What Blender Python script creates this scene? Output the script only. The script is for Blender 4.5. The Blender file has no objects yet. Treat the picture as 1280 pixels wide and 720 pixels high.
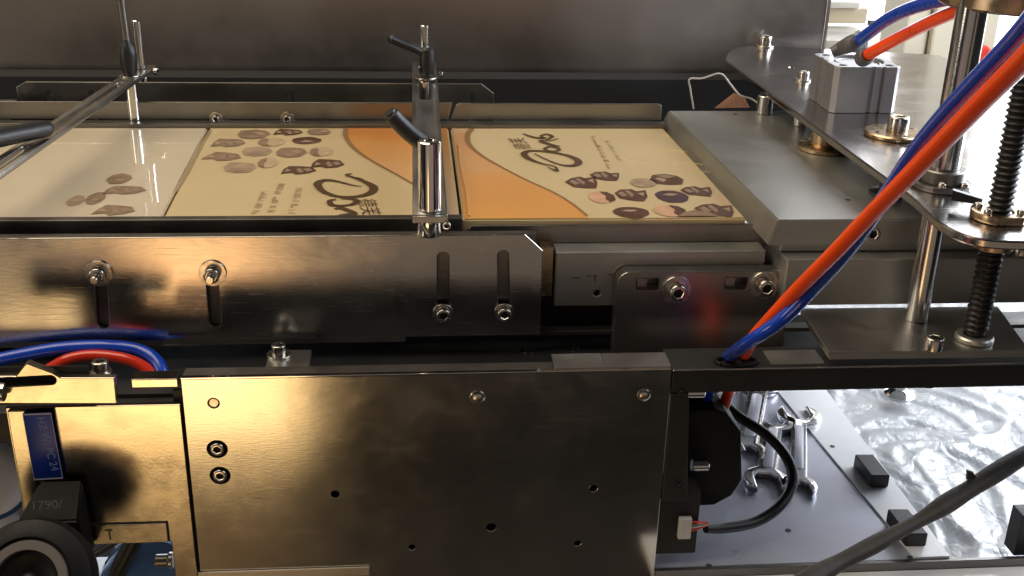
import bpy, bmesh, math, random
from mathutils import Vector, Matrix, noise

random.seed(7)
SC = bpy.context.scene
COL = SC.collection

# ------------------------------------------------------------------ camera
cd = bpy.data.cameras.new('camera')
cam = bpy.data.objects.new('camera', cd)
COL.objects.link(cam)
cd.sensor_width = 36.0
cd.lens = 39.49
cd.clip_start = 0.01
cd.clip_end = 60
cam.matrix_world = Matrix(((0.996103, 0.011348, -0.087463, 0.0),
                           (-0.085052, 0.386007, -0.918567, -0.755),
                           (0.023337, 0.922426, 0.385468, 0.265),
                           (0, 0, 0, 1)))
SC.camera = cam

# ------------------------------------------------------------------ light
W = bpy.data.worlds.new('World')
SC.world = W
W.use_nodes = True
W.node_tree.nodes['Background'].inputs[0].default_value = (0.90, 0.84, 0.78, 1)
W.node_tree.nodes['Background'].inputs[1].default_value = 0.022


def area(name, loc, target, sx, sy, radiance, col):
    l = bpy.data.lights.new(name, 'AREA')
    l.shape = 'RECTANGLE'
    l.size, l.size_y = sx, sy
    l.energy = radiance * sx * sy * math.pi
    l.color = col
    o = bpy.data.objects.new(name, l)
    COL.objects.link(o)
    o.location = loc
    o.rotation_euler = (Vector(target) - Vector(loc)).to_track_quat('-Z', 'Y').to_euler()
    return o


area('lamp_warm_low', (-0.62, -1.6, -1.12), (-0.62, 0, -0.5), 0.76, 0.66, 3.5, (1.0, 0.67, 0.30))
area('lamp_warm_small', (-0.46, -1.6, -0.63), (-0.46, 0, -0.45), 0.24, 0.36, 3.0, (1.0, 0.52, 0.20))
area('fill_brown_front', (-0.1, -1.7, -0.27), (-0.1, 0, -0.1), 2.6, 0.95, 0.215, (1.0, 0.78, 0.60))  # unseen brown fill added to lift the back sheet and guide plate
area('lamp_ceiling', (-0.75, 0.05, 1.5), (0, 0.1, 0), 1.5, 1.5, 4.4, (1.0, 0.84, 0.62))
area('lamp_daylight_right', (1.7, -0.1, 1.1), (0.5, 0.5, 0), 1.2, 1.0, 5.5, (0.90, 0.95, 1.0))
area('fill_under_machine', (-0.2, 1.6, 0.0), (-0.45, 0.7, -0.6), 0.8, 0.5, 9.0, (0.84, 0.91, 1.0))  # added fill with no known source, brightens the space below the machine
area('fill_tray_low', (1.05, 0.35, 0.28), (0.35, 0.0, -0.2), 0.7, 0.35, 12.0, (0.86, 0.92, 1.0))  # added low fill that brightens tray and edge strip, no source of its own

area('fill_side_left', (-1.75, -0.55, 0.30), (0, 0.1, 0), 0.45, 0.9, 4.5, (1.0, 0.88, 0.72))  # added out of view to put highlights on the rods
area('fill_inside_cool', (-0.24, 0.22, -0.13), (-0.2, 0.0, -0.36), 0.16, 0.12, 7.0, (0.80, 0.90, 1.0))  # invented fill inside the machine, lights the parts behind the cut-out

VS = SC.view_settings
VS.view_transform = 'Standard'
VS.look = 'None'
VS.exposure = 0.0
VS.gamma = 1.0
VS.use_curve_mapping = False
SC.render.engine = 'CYCLES'

# ------------------------------------------------------------------ materials
MATS = {}


def mat(name, col, rough=0.5, metal=0.0, coat=0.0, bump=0.0, bscale=(200, 200, 200), rvar=0.0,
        cvar=0.0, vscale=12.0, spec=None, emit=None, estr=0.0, trans=0.0, aniso=0.0, wear=0.0):
    m = bpy.data.materials.new(name)
    m.use_nodes = True
    nt = m.node_tree
    N, L = nt.nodes, nt.links
    b = N['Principled BSDF']
    b.inputs['Base Color'].default_value = (*col, 1)
    b.inputs['Roughness'].default_value = rough
    b.inputs['Metallic'].default_value = metal
    b.inputs['Coat Weight'].default_value = coat
    b.inputs['Coat Roughness'].default_value = 0.06
    b.inputs['Transmission Weight'].default_value = trans
    if aniso:
        b.inputs['Anisotropic'].default_value = aniso
    if spec is not None:
        b.inputs['Specular IOR Level'].default_value = spec
    if emit:
        b.inputs['Emission Color'].default_value = (*emit, 1)
        b.inputs['Emission Strength'].default_value = estr
    g = N.new('ShaderNodeNewGeometry')
    if bump:
        mp = N.new('ShaderNodeMapping')
        mp.inputs['Scale'].default_value = bscale
        L.new(g.outputs['Position'], mp.inputs[0])
        t = N.new('ShaderNodeTexNoise')
        t.inputs['Scale'].default_value = 1.0
        t.inputs['Detail'].default_value = 3.0
        L.new(mp.outputs[0], t.inputs['Vector'])
        bp = N.new('ShaderNodeBump')
        bp.inputs['Strength'].default_value = bump
        bp.inputs['Distance'].default_value = 0.001
        L.new(t.outputs['Fac'], bp.inputs['Height'])
        L.new(bp.outputs[0], b.inputs['Normal'])
        if coat:
            L.new(bp.outputs[0], b.inputs['Coat Normal'])
    if rvar or cvar:
        t2 = N.new('ShaderNodeTexNoise')
        t2.inputs['Scale'].default_value = vscale
        t2.inputs['Detail'].default_value = 6.0
        t2.inputs['Roughness'].default_value = 0.6
        L.new(g.outputs['Position'], t2.inputs['Vector'])
        if rvar:
            mr = N.new('ShaderNodeMapRange')
            mr.inputs[1].default_value = 0.3
            mr.inputs[2].default_value = 0.7
            mr.inputs[3].default_value = max(0.02, rough - rvar)
            mr.inputs[4].default_value = rough + rvar
            L.new(t2.outputs['Fac'], mr.inputs[0])
            L.new(mr.outputs[0], b.inputs['Roughness'])
        if cvar:
            mx = N.new('ShaderNodeMix')
            mx.data_type = 'RGBA'
            mx.inputs['A'].default_value = (*[c * (1 - cvar) for c in col], 1)
            mx.inputs['B'].default_value = (*[min(1, c * (1 + cvar)) for c in col], 1)
            mr2 = N.new('ShaderNodeMapRange')
            mr2.inputs[1].default_value = 0.3
            mr2.inputs[2].default_value = 0.7
            L.new(t2.outputs['Fac'], mr2.inputs[0])
            L.new(mr2.outputs[0], mx.inputs['Factor'])
            L.new(mx.outputs['Result'], b.inputs['Base Color'])
    if wear:
        def rough_in():
            lk = b.inputs['Roughness'].links
            return lk[0].from_socket if lk else None
        src = rough_in()
        total = None
        for k, (rot, sc) in enumerate((((0.2, 0.25, 0.1), (22, 1100, 1500)), ((-0.4, -0.7, 0.5), (30, 1300, 1300)), ((0.9, 1.2, -0.8), (26, 1500, 1200)))):
            mp = N.new('ShaderNodeMapping')
            mp.inputs['Rotation'].default_value = rot
            mp.inputs['Scale'].default_value = sc
            L.new(g.outputs['Position'], mp.inputs[0])
            tn = N.new('ShaderNodeTexNoise')
            tn.inputs['Scale'].default_value = 1.0
            tn.inputs['Detail'].default_value = 0.0
            L.new(mp.outputs[0], tn.inputs['Vector'])
            r_ = N.new('ShaderNodeMapRange')
            r_.inputs[1].default_value = 0.77
            r_.inputs[2].default_value = 0.86
            L.new(tn.outputs['Fac'], r_.inputs[0])
            if total is None:
                total = r_.outputs[0]
            else:
                ad = N.new('ShaderNodeMath')
                ad.operation = 'MAXIMUM'
                L.new(total, ad.inputs[0])
                L.new(r_.outputs[0], ad.inputs[1])
                total = ad.outputs[0]
        # greasy smears
        sm = N.new('ShaderNodeTexNoise')
        sm.inputs['Scale'].default_value = 38
        sm.inputs['Detail'].default_value = 7
        sm.inputs['Distortion'].default_value = 1.5
        L.new(g.outputs['Position'], sm.inputs['Vector'])
        sr = N.new('ShaderNodeMapRange')
        sr.inputs[1].default_value = 0.50
        sr.inputs[2].default_value = 0.72
        L.new(sm.outputs['Fac'], sr.inputs[0])
        c1 = N.new('ShaderNodeMath')
        c1.operation = 'MULTIPLY_ADD'
        c1.inputs[1].default_value = 0.055 * wear
        c1.inputs[2].default_value = rough
        L.new(sr.outputs[0], c1.inputs[0])
        if src is not None:
            L.new(src, c1.inputs[2])
        c2 = N.new('ShaderNodeMath')
        c2.operation = 'MULTIPLY_ADD'
        c2.use_clamp = True
        c2.inputs[1].default_value = 0.10 * wear
        L.new(total, c2.inputs[0])
        L.new(c1.outputs[0], c2.inputs[2])
        L.new(c2.outputs[0], b.inputs['Roughness'])
    MATS[name] = m
    return m


M = MATS
mat('brushed_steel', (0.52, 0.50, 0.47), 0.20, 1.0, bump=0.035, bscale=(120, 600, 500), rvar=0.05, cvar=0.10, vscale=25, wear=1)
mat('brushed_panel', (0.56, 0.53, 0.48), 0.14, 1.0, bump=0.018, bscale=(160, 600, 900), rvar=0.03, cvar=0.08, vscale=18, wear=0.45)
mat('worn_plate', (0.60, 0.54, 0.44), 0.17, 1.0, bump=0.02, bscale=(500, 400, 500), rvar=0.06, cvar=0.10, vscale=30, wear=0.6)
mat('back_steel', (0.42, 0.38, 0.35), 0.36, 1.0, bump=0.10, bscale=(900, 900, 40), rvar=0.08, cvar=0.12, vscale=6, wear=0.6)
mat('satin_steel', (0.50, 0.49, 0.47), 0.34, 1.0, bump=0.10, bscale=(700, 60, 700), rvar=0.07, cvar=0.08, vscale=20, wear=0.8)
mat('dark_steel', (0.20, 0.19, 0.18), 0.38, 1.0, bump=0.1, bscale=(100, 500, 500), rvar=0.08, cvar=0.15, vscale=20)
mat('rail_steel', (0.33, 0.32, 0.30), 0.34, 1.0, bump=0.1, bscale=(60, 600, 600), rvar=0.06, cvar=0.1, vscale=20, wear=0.6)
mat('matte_aluminium', (0.44, 0.44, 0.42), 0.38, 0.85, bump=0.06, bscale=(900, 900, 900), rvar=0.06, cvar=0.06, vscale=20, wear=0.7)
mat('anodised_aluminium', (0.30, 0.30, 0.325), 0.40, 0.6, bump=0.05, bscale=(1500, 1500, 1500), cvar=0.04, vscale=60)
mat('chrome', (0.80, 0.79, 0.77), 0.09, 1.0, rvar=0.03, vscale=60)
mat('rod_steel', (0.60, 0.60, 0.60), 0.17, 1.0, bump=0.05, bscale=(100, 100, 900), rvar=0.04, vscale=60)
mat('bolt_steel', (0.55, 0.52, 0.48), 0.24, 1.0, rvar=0.06, vscale=200)
mat('washer_steel', (0.58, 0.55, 0.50), 0.26, 1.0, rvar=0.06, vscale=200)
mat('plate_steel', (0.50, 0.48, 0.47), 0.20, 1.0, bump=0.05, bscale=(700, 60, 700), rvar=0.05, cvar=0.08, vscale=20, wear=0.8)
mat('brass', (0.50, 0.37, 0.24), 0.28, 1.0, rvar=0.06, cvar=0.12, vscale=120)
mat('black_oxide', (0.035, 0.035, 0.038), 0.34, 0.6, rvar=0.08, vscale=200)
mat('black_plastic', (0.012, 0.012, 0.014), 0.42, bump=0.05, bscale=(1500, 1500, 1500), rvar=0.06, vscale=80)
mat('sooty_black', (0.004, 0.004, 0.005), 0.55, spec=0.25, rvar=0.08, vscale=60)
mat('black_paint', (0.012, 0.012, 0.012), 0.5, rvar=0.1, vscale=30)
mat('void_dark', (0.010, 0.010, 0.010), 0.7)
mat('socket_dark', (0.02, 0.02, 0.02), 0.6)
mat('blue_tube', (0.006, 0.055, 0.50), 0.26, coat=0.5, rvar=0.04, vscale=60)
mat('orange_tube', (1.0, 0.085, 0.005), 0.30, coat=0.15, rvar=0.04, vscale=60)
mat('red_tube', (0.62, 0.03, 0.010), 0.26, coat=0.5)
FB = dict(bump=0.14, bscale=(30, 30, 30))
mat('cream_film', (0.64, 0.50, 0.28), 0.30, coat=0.85, cvar=0.05, vscale=9, **FB)
mat('lit_film', (0.70, 0.60, 0.44), 0.30, coat=1.0, cvar=0.05, vscale=9, **FB)  # cream film lightened, the brighter left end is put into the colour
mat('print_brown', (0.085, 0.045, 0.016), 0.35, coat=0.8, **FB)
mat('print_line', (0.27, 0.15, 0.06), 0.35, coat=0.8, **FB)
mat('print_faint', (0.34, 0.25, 0.13), 0.35, coat=0.8, **FB)
mat('print_ghost', (0.60, 0.53, 0.385), 0.35, coat=0.8, **FB)
mat('chocolate_dark', (0.10, 0.042, 0.022), 0.35, coat=0.8, cvar=0.35, vscale=120, **FB)
mat('chocolate_mid', (0.25, 0.165, 0.10), 0.35, coat=0.8, cvar=0.30, vscale=120, **FB)  # paler brown, film glare on the turned cartons put into the colour
mat('chocolate_light', (0.38, 0.27, 0.175), 0.35, coat=0.8, cvar=0.25, vscale=120, **FB)
mat('chocolate_plum', (0.075, 0.035, 0.045), 0.35, coat=0.8, cvar=0.3, vscale=120, **FB)
mat('praline_glare', (0.50, 0.36, 0.22), 0.35, coat=0.8, cvar=0.15, vscale=120, **FB)
mat('praline_peach', (0.62, 0.36, 0.22), 0.35, coat=0.8, cvar=0.15, vscale=120, **FB)
mat('chocolate_shine', (0.30, 0.21, 0.14), 0.3, coat=0.8, **FB)
mat('box_card', (0.60, 0.42, 0.25), 0.5, coat=0.6)
mat('label_blue', (0.004, 0.03, 0.26), 0.35, cvar=0.15, vscale=60)
mat('label_ink', (0.16, 0.28, 0.55), 0.5)
mat('label_edge', (0.42, 0.42, 0.50), 0.4)
mat('stamp_grey', (0.30, 0.30, 0.30), 0.5)
mat('ring_grey', (0.13, 0.118, 0.11), 0.45, rvar=0.05, vscale=60)
mat('cream_paint', (0.74, 0.66, 0.50), 0.45, cvar=0.06, vscale=6)
mat('white_paint', (0.80, 0.80, 0.80), 0.45, cvar=0.05, vscale=5)
mat('grey_paint', (0.26, 0.26, 0.28), 0.45, cvar=0.08, vscale=10)
mat('dark_grey_paint', (0.09, 0.09, 0.10), 0.45, cvar=0.2, vscale=20)
mat('red_plastic', (0.75, 0.05, 0.03), 0.3)
mat('white_plastic', (0.55, 0.54, 0.52), 0.4)
mat('grey_rubber', (0.052, 0.046, 0.040), 0.6, bump=0.5, bscale=(250, 250, 250), cvar=0.2, vscale=60)
mat('pan_steel', (0.52, 0.53, 0.62), 0.33, 0.5, bump=0.08, bscale=(60, 700, 60), rvar=0.06, cvar=0.06, vscale=14, wear=0.8)
mat('strip_white', (0.86, 0.86, 0.88), 0.35, 0.1, cvar=0.04, vscale=30)
mat('wrench_chrome', (0.72, 0.73, 0.76), 0.16, 1.0, rvar=0.05, vscale=90, wear=0.8)
mat('table_grey', (0.26, 0.27, 0.29), 0.5, cvar=0.15, vscale=12)
mat('floor_tile', (0.03, 0.028, 0.025), 0.35, cvar=0.1, vscale=4)
mat('blue_enamel', (0.09, 0.19, 0.42), 0.25, 0.3, coat=0.5, cvar=0.2, vscale=20)
mat('wire_grey', (0.50, 0.47, 0.44), 0.4)
mat('kraft_tag', (0.55, 0.28, 0.16), 0.5, cvar=0.2, vscale=200)
mat('window_daylight', (1, 1, 1), 0.5, emit=(0.93, 0.96, 1.0), estr=3.6)

# cream print grading to orange: real ink gradient of the carton
def ink_gradient(name, cols, x0, y0, dx, dy):
    """printed colour that blends along a direction on the carton"""
    m = mat(name, cols[0], 0.32, coat=0.8, **FB)
    nt = m.node_tree
    N, L = nt.nodes, nt.links
    g = N.new('ShaderNodeNewGeometry')
    d = N.new('ShaderNodeVectorMath')
    d.operation = 'DOT_PRODUCT'
    d.inputs[1].default_value = (dx, dy, 0)
    L.new(g.outputs['Position'], d.inputs[0])
    t = N.new('ShaderNodeTexNoise')
    t.inputs['Scale'].default_value = 16
    t.inputs['Detail'].default_value = 1
    L.new(g.outputs['Position'], t.inputs['Vector'])
    a = N.new('ShaderNodeMath')
    a.operation = 'MULTIPLY_ADD'
    a.inputs[1].default_value = 0.45
    L.new(t.outputs['Fac'], a.inputs[0])
    L.new(d.outputs['Value'], a.inputs[2])
    sb = N.new('ShaderNodeMath')
    sb.operation = 'SUBTRACT'
    sb.inputs[1].default_value = x0 * dx + y0 * dy + 0.22
    L.new(a.outputs[0], sb.inputs[0])
    r = N.new('ShaderNodeValToRGB')
    L.new(sb.outputs[0], r.inputs[0])
    cr_ = r.color_ramp
    cr_.elements[0].position = 0.0
    cr_.elements[0].color = (*cols[0], 1)
    cr_.elements[1].position = 1.0
    cr_.elements[1].color = (*cols[-1], 1)
    for k, c in enumerate(cols[1:-1]):
        e = cr_.elements.new((k + 1) / (len(cols) - 1))
        e.color = (*c, 1)
    L.new(r.outputs[0], N['Principled BSDF'].inputs['Base Color'])


ink_gradient('orange_ink_front', [(0.70, 0.33, 0.08), (0.66, 0.31, 0.09), (0.62, 0.34, 0.14), (0.60, 0.29, 0.13), (0.66, 0.47, 0.28)], 0.04, 0.0, 0.6, 3.6)
ink_gradient('orange_ink_back', [(0.66, 0.45, 0.26), (0.66, 0.42, 0.22), (0.64, 0.34, 0.13), (0.60, 0.27, 0.07), (0.56, 0.20, 0.04)], -0.02, 0.02, 0.2, 4.0)
MATS['lit_film'].node_tree.nodes['Principled BSDF'].inputs['Coat IOR'].default_value = 2.7
MATS['lit_film'].node_tree.nodes['Principled BSDF'].inputs['Coat Roughness'].default_value = 0.02
MATS['cream_film'].node_tree.nodes['Principled BSDF'].inputs['Coat IOR'].default_value = 1.75

# clear crumpled film
m = bpy.data.materials.new('clear_film')
m.use_nodes = True
nt = m.node_tree
nt.nodes.clear()
NN, LL = nt.nodes, nt.links
o_ = NN.new('ShaderNodeOutputMaterial')
tr = NN.new('ShaderNodeBsdfTransparent')
tl = NN.new('ShaderNodeBsdfDiffuse')
tl.inputs[0].default_value = (0.46, 0.48, 0.51, 1)
gl = NN.new('ShaderNodeBsdfGlossy')
gl.inputs['Roughness'].default_value = 0.36
ge = NN.new('ShaderNodeNewGeometry')
nz = NN.new('ShaderNodeTexNoise')
nz.inputs['Scale'].default_value = 45
nz.inputs['Detail'].default_value = 5
nz.inputs['Distortion'].default_value = 1.2
LL.new(ge.outputs['Position'], nz.inputs['Vector'])
bp = NN.new('ShaderNodeBump')
bp.inputs['Strength'].default_value = 0.7
bp.inputs['Distance'].default_value = 0.004
LL.new(nz.outputs['Fac'], bp.inputs['Height'])
LL.new(bp.outputs[0], gl.inputs['Normal'])
lw = NN.new('ShaderNodeLayerWeight')
lw.inputs[0].default_value = 0.35
LL.new(bp.outputs[0], lw.inputs['Normal'])
m1 = NN.new('ShaderNodeMixShader')
m1.inputs[0].default_value = 0.42
LL.new(tr.outputs[0], m1.inputs[1])
LL.new(tl.outputs[0], m1.inputs[2])
m2 = NN.new('ShaderNodeMixShader')
fm = NN.new('ShaderNodeMath')
fm.operation = 'MULTIPLY'
fm.inputs[1].default_value = 0.22
LL.new(lw.outputs['Fresnel'], fm.inputs[0])
LL.new(fm.outputs[0], m2.inputs[0])
LL.new(m1.outputs[0], m2.inputs[1])
LL.new(gl.outputs[0], m2.inputs[2])
LL.new(m2.outputs[0], o_.inputs[0])
MATS['clear_film'] = m

# ------------------------------------------------------------------ object helpers
WLOC = {}


def thing(name, label, cat, loc, group=None):
    o = bpy.data.objects.new(name, None)
    COL.objects.link(o)
    o.empty_display_size = 0.02
    o.location = loc
    WLOC[o.name] = Vector(loc)
    o['label'] = label
    o['category'] = cat
    if group:
        o['group'] = group
    return o


def link(me, name, parent, loc):
    """loc in world space"""
    o = bpy.data.objects.new(name, me)
    COL.objects.link(o)
    WLOC[o.name] = Vector(loc)
    if parent is not None:
        o.parent = parent
        o.location = Vector(loc) - WLOC[parent.name]
    else:
        o.location = loc
    return o


def finish(bm, name, mt, parent=None, smooth=28, extra=()):
    vs = [v.co for v in bm.verts]
    c = Vector([(min(v[i] for v in vs) + max(v[i] for v in vs)) / 2 for i in range(3)])
    if parent is None:
        c.z = min(v.z for v in vs)
    bmesh.ops.recalc_face_normals(bm, faces=bm.faces)
    bmesh.ops.translate(bm, verts=bm.verts, vec=-c)
    me = bpy.data.meshes.new(name)
    bm.to_mesh(me)
    bm.free()
    me.materials.append(M[mt])
    for e in extra:
        me.materials.append(M[e])
    if smooth:
        me.shade_smooth()
        me.set_sharp_from_angle(angle=math.radians(smooth))
    return link(me, name, parent, c)


def tag(o, label, cat, group=None):
    o['label'] = label
    o['category'] = cat
    if group:
        o['group'] = group
    return o


def structure(o):
    o['kind'] = 'structure'
    return o


def hexa(pts):
    """8 points: bottom four then top four"""
    bm = bmesh.new()
    v = [bm.verts.new(p) for p in pts]
    for f in ((0, 1, 2, 3), (4, 5, 6, 7), (0, 1, 5, 4), (1, 2, 6, 5), (2, 3, 7, 6), (3, 0, 4, 7)):
        bm.faces.new([v[i] for i in f])
    return bm


def boxbm(x0, x1, y0, y1, z0, z1, bev=0.0006, seg=2):
    bm = hexa([(x0, y0, z0), (x1, y0, z0), (x1, y1, z0), (x0, y1, z0),
               (x0, y0, z1), (x1, y0, z1), (x1, y1, z1), (x0, y1, z1)])
    if bev:
        bmesh.ops.recalc_face_normals(bm, faces=bm.faces)
        bmesh.ops.bevel(bm, geom=bm.edges[:], offset=bev, segments=seg, affect='EDGES', profile=0.6)
    return bm


def box(name, mt, x0, x1, y0, y1, z0, z1, parent=None, bev=0.0006, seg=2):
    return finish(boxbm(x0, x1, y0, y1, z0, z1, bev, seg), name, mt, parent, 12)


def add(bm, other):
    me = bpy.data.meshes.new('tmp')
    other.to_mesh(me)
    other.free()
    bm.from_mesh(me)
    bpy.data.meshes.remove(me)
    return bm


def frame(axis):
    a = Vector(axis).normalized()
    h = Vector((1, 0, 0)) if abs(a.x) < 0.9 else Vector((0, 1, 0))
    u = a.cross(h).normalized()
    w = a.cross(u).normalized()
    return a, u, w


def lathebm(prof, org, axis=(0, 0, 1), seg=32, hexin=None):
    """prof: (radius, height) list"""
    a, u, w = frame(axis)
    org = Vector(org)
    bm = bmesh.new()
    rings = []
    for r, h in prof:
        if r < 1e-7:
            rings.append([bm.verts.new(org + a * h)])
        else:
            rings.append([bm.verts.new(org + a * h + (u * math.cos(2 * math.pi * k / seg) + w * math.sin(2 * math.pi * k / seg)) * r)
                          for k in range(seg)])
    for i in range(len(rings) - 1):
        A, B = rings[i], rings[i + 1]
        for k in range(seg):
            k2 = (k + 1) % seg
            if len(A) == 1 and len(B) == 1:
                continue
            if len(A) == 1:
                bm.faces.new((A[0], B[k], B[k2]))
            elif len(B) == 1:
                bm.faces.new((A[k], A[k2], B[0]))
            else:
                bm.faces.new((A[k], A[k2], B[k2], B[k]))
    return bm


def lathe(name, mt, prof, org, axis=(0, 0, 1), seg=32, parent=None, smooth=35):
    return finish(lathebm(prof, org, axis, seg), name, mt, parent, smooth)


def rodprof(r, h0, h1, b=0.0006):
    return [(0, h0), (r - b, h0), (r, h0 + b), (r, h1 - b), (r - b, h1), (0, h1)]


def catmull(pts, n=8):
    P = [Vector(p) for p in pts]
    P = [P[0] * 2 - P[1]] + P + [P[-1] * 2 - P[-2]]
    out = []
    for i in range(1, len(P) - 2):
        for k in range(n):
            t = k / n
            a, b, c, d = P[i - 1], P[i], P[i + 1], P[i + 2]
            out.append(0.5 * ((2 * b) + (c - a) * t + (2 * a - 5 * b + 4 * c - d) * t * t + (3 * b - a - 3 * c + d) * t ** 3))
    out.append(P[-2])
    return out


def tubebm(pts, r, seg=14, n=8, rad=None, squash=1.0):
    path = catmull(pts, n) if n > 1 else [Vector(p) for p in pts]
    bm = bmesh.new()
    rings = []
    t0 = (path[1] - path[0]).normalized()
    _, u, w = frame(t0)
    for i, p in enumerate(path):
        t = (path[min(i + 1, len(path) - 1)] - path[max(i - 1, 0)]).normalized()
        u = (u - t * u.dot(t)).normalized()
        w = t.cross(u)
        rr = r if rad is None else rad(i / (len(path) - 1))
        rings.append([bm.verts.new(p + (u * math.cos(2 * math.pi * k / seg) + w * math.sin(2 * math.pi * k / seg) * squash) * rr) for k in range(seg)])
    for A, B in zip(rings, rings[1:]):
        for k in range(seg):
            bm.faces.new((A[k], A[(k + 1) % seg], B[(k + 1) % seg], B[k]))
    bm.faces.new(rings[0])
    bm.faces.new(rings[-1][::-1])
    return bm


def tube(name, mt, pts, r, parent=None, **k):
    return finish(tubebm(pts, r, **k), name, mt, parent, 60)


def platebm(outline, holes, thick, bev=0.0006, origin=(0, 0, 0), U=(1, 0, 0), V=(0, 0, 1), back=(0, 1, 0)):
    """2D outline with holes -> solid plate. front face passes through origin, solid grows along 'back'"""
    cu = bpy.data.curves.new('tmp', 'CURVE')
    cu.dimensions = '2D'
    cu.fill_mode = 'BOTH'
    for ring in [outline] + list(holes):
        sp = cu.splines.new('POLY')
        sp.points.add(len(ring) - 1)
        for i, p in enumerate(ring):
            sp.points[i].co = (p[0], p[1], 0, 1)
        sp.use_cyclic_u = True
    cu.extrude = thick / 2 - bev
    cu.bevel_depth = bev
    cu.bevel_resolution = 1
    cu.offset = -bev
    ob = bpy.data.objects.new('tmp', cu)
    COL.objects.link(ob)
    me = bpy.data.meshes.new_from_object(ob, depsgraph=bpy.context.evaluated_depsgraph_get())
    bpy.data.objects.remove(ob)
    bpy.data.curves.remove(cu)
    bm = bmesh.new()
    bm.from_mesh(me)
    bpy.data.meshes.remove(me)
    bmesh.ops.remove_doubles(bm, verts=bm.verts, dist=1e-6)
    U, V, B, O = Vector(U), Vector(V), Vector(back), Vector(origin)
    for v in bm.verts:
        x, y, z = v.co
        v.co = O + U * x + V * y + B * (z + thick / 2)
    return bm


def plate(name, mt, outline, holes, thick, parent=None, **k):
    return finish(platebm(outline, holes, thick, **k), name, mt, parent, 12)


def circ(x, y, r, n=20):
    return [(x + r * math.cos(2 * math.pi * i / n), y + r * math.sin(2 * math.pi * i / n)) for i in range(n)]


def slot(x0, y0, x1, y1, r, n=8):
    a = math.atan2(y1 - y0, x1 - x0)
    out = []
    for i in range(n + 1):
        t = a - math.pi / 2 + math.pi * i / n
        out.append((x1 + r * math.cos(t), y1 + r * math.sin(t)))
    for i in range(n + 1):
        t = a + math.pi / 2 + math.pi * i / n
        out.append((x0 + r * math.cos(t), y0 + r * math.sin(t)))
    return out


def rrect(x0, y0, x1, y1, r, n=6):
    out = []
    for cx, cy, a in ((x1 - r, y0 + r, -90), (x1 - r, y1 - r, 0), (x0 + r, y1 - r, 90), (x0 + r, y0 + r, 180)):
        for i in range(n + 1):
            t = math.radians(a + 90 * i / n)
            out.append((cx + r * math.cos(t), cy + r * math.sin(t)))
    return out


# socket head cap screw mesh, head top at +Z, base at 0 : shared data, unit radius 1
def cap_screw_bm(r=1.0, h=1.05):
    bm = bmesh.new()
    seg = 24

    def ring(f, z):
        return [bm.verts.new((f(k) * math.cos(2 * math.pi * k / seg), f(k) * math.sin(2 * math.pi * k / seg), z)) for k in range(seg)]

    def hx(k):
        a = (2 * math.pi * k / seg) % (math.pi / 3) - math.pi / 6
        return 0.50 * r / math.cos(a) * 0.98
    R = [ring(lambda k: r * 0.97, 0), ring(lambda k: r, 0.04), ring(lambda k: r, h - 0.14), ring(lambda k: r * 0.95, h - 0.05), ring(lambda k: r * 0.86, h),
         ring(lambda k: hx(k) * 1.12, h), ring(hx, h - 0.07), ring(hx, h - 0.62), ]
    for A, B in zip(R, R[1:]):
        for k in range(seg):
            bm.faces.new((A[k], A[(k + 1) % seg], B[(k + 1) % seg], B[k]))
    bm.faces.new(R[-1])
    bm.faces.new(R[0][::-1])
    # dark socket floor
    bm.faces.ensure_lookup_table()
    for f in bm.faces:
        if all(v.co.z < h - 0.3 and math.hypot(v.co.x, v.co.y) < 0.7 for v in f.verts):
            f.material_index = 1
    return bm


def shared(bm, name, mts, smooth=35):
    me = bpy.data.meshes.new(name)
    bmesh.ops.recalc_face_normals(bm, faces=bm.faces)
    bm.to_mesh(me)
    bm.free()
    for t in mts:
        me.materials.append(M[t])
    me.shade_smooth()
    me.set_sharp_from_angle(angle=math.radians(smooth))
    return me


CAP = shared(cap_screw_bm(), 'cap_screw', ['bolt_steel', 'socket_dark'])
CAPB = shared(cap_screw_bm(), 'cap_screw_black', ['black_oxide', 'socket_dark'])
CAPT = shared(cap_screw_bm(1.0, 1.4), 'cap_screw_tall', ['bolt_steel', 'socket_dark'])
WASH = shared(lathebm([(0.40, 0), (0.98, 0), (1.0, 0.03), (1.0, 0.12), (0.98, 0.15), (0.42, 0.15), (0.40, 0.13)], (0, 0, 0)), 'washer', ['washer_steel'])
DOME = shared(lathebm([(1.0, 0), (0.98, 0.12), (0.8, 0.30), (0.5, 0.42), (0.2, 0.46), (0, 0.46)], (0, 0, 0)), 'domed_screw', ['bolt_steel'])


def hexnut_bm(h=0.8, hole=0.5):
    bm = bmesh.new()
    pts = [(math.cos(math.pi / 3 * k), math.sin(math.pi / 3 * k)) for k in range(6)]
    lo = [bm.verts.new((x, y, 0)) for x, y in pts]
    md = [bm.verts.new((x, y, h * 0.88)) for x, y in pts]
    hi = [bm.verts.new((x * 0.9, y * 0.9, h)) for x, y in pts]
    inn = [bm.verts.new((x * hole, y * hole, h)) for x, y in pts]
    dn = [bm.verts.new((x * hole, y * hole, h * 0.6)) for x, y in pts]
    for A, B in ((lo, md), (md, hi), (hi, inn), (inn, dn)):
        for k in range(6):
            bm.faces.new((A[k], A[(k + 1) % 6], B[(k + 1) % 6], B[k]))
    bm.faces.new(dn)
    bm.faces.new(lo[::-1])
    return bm


NUT = shared(hexnut_bm(), 'hex_nut', ['bolt_steel'])


def put(me, name, parent, loc, size, axis=(0, 0, 1), spin=0.0):
    o = link(me, name, parent, loc)
    q = Vector(axis).to_track_quat('Z', 'Y')
    o.rotation_euler = (q.to_matrix() @ Matrix.Rotation(spin, 3, 'Z')).to_euler()
    o.scale = (size, size, size)
    return o


FRONT = (0, -1, 0)


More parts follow.
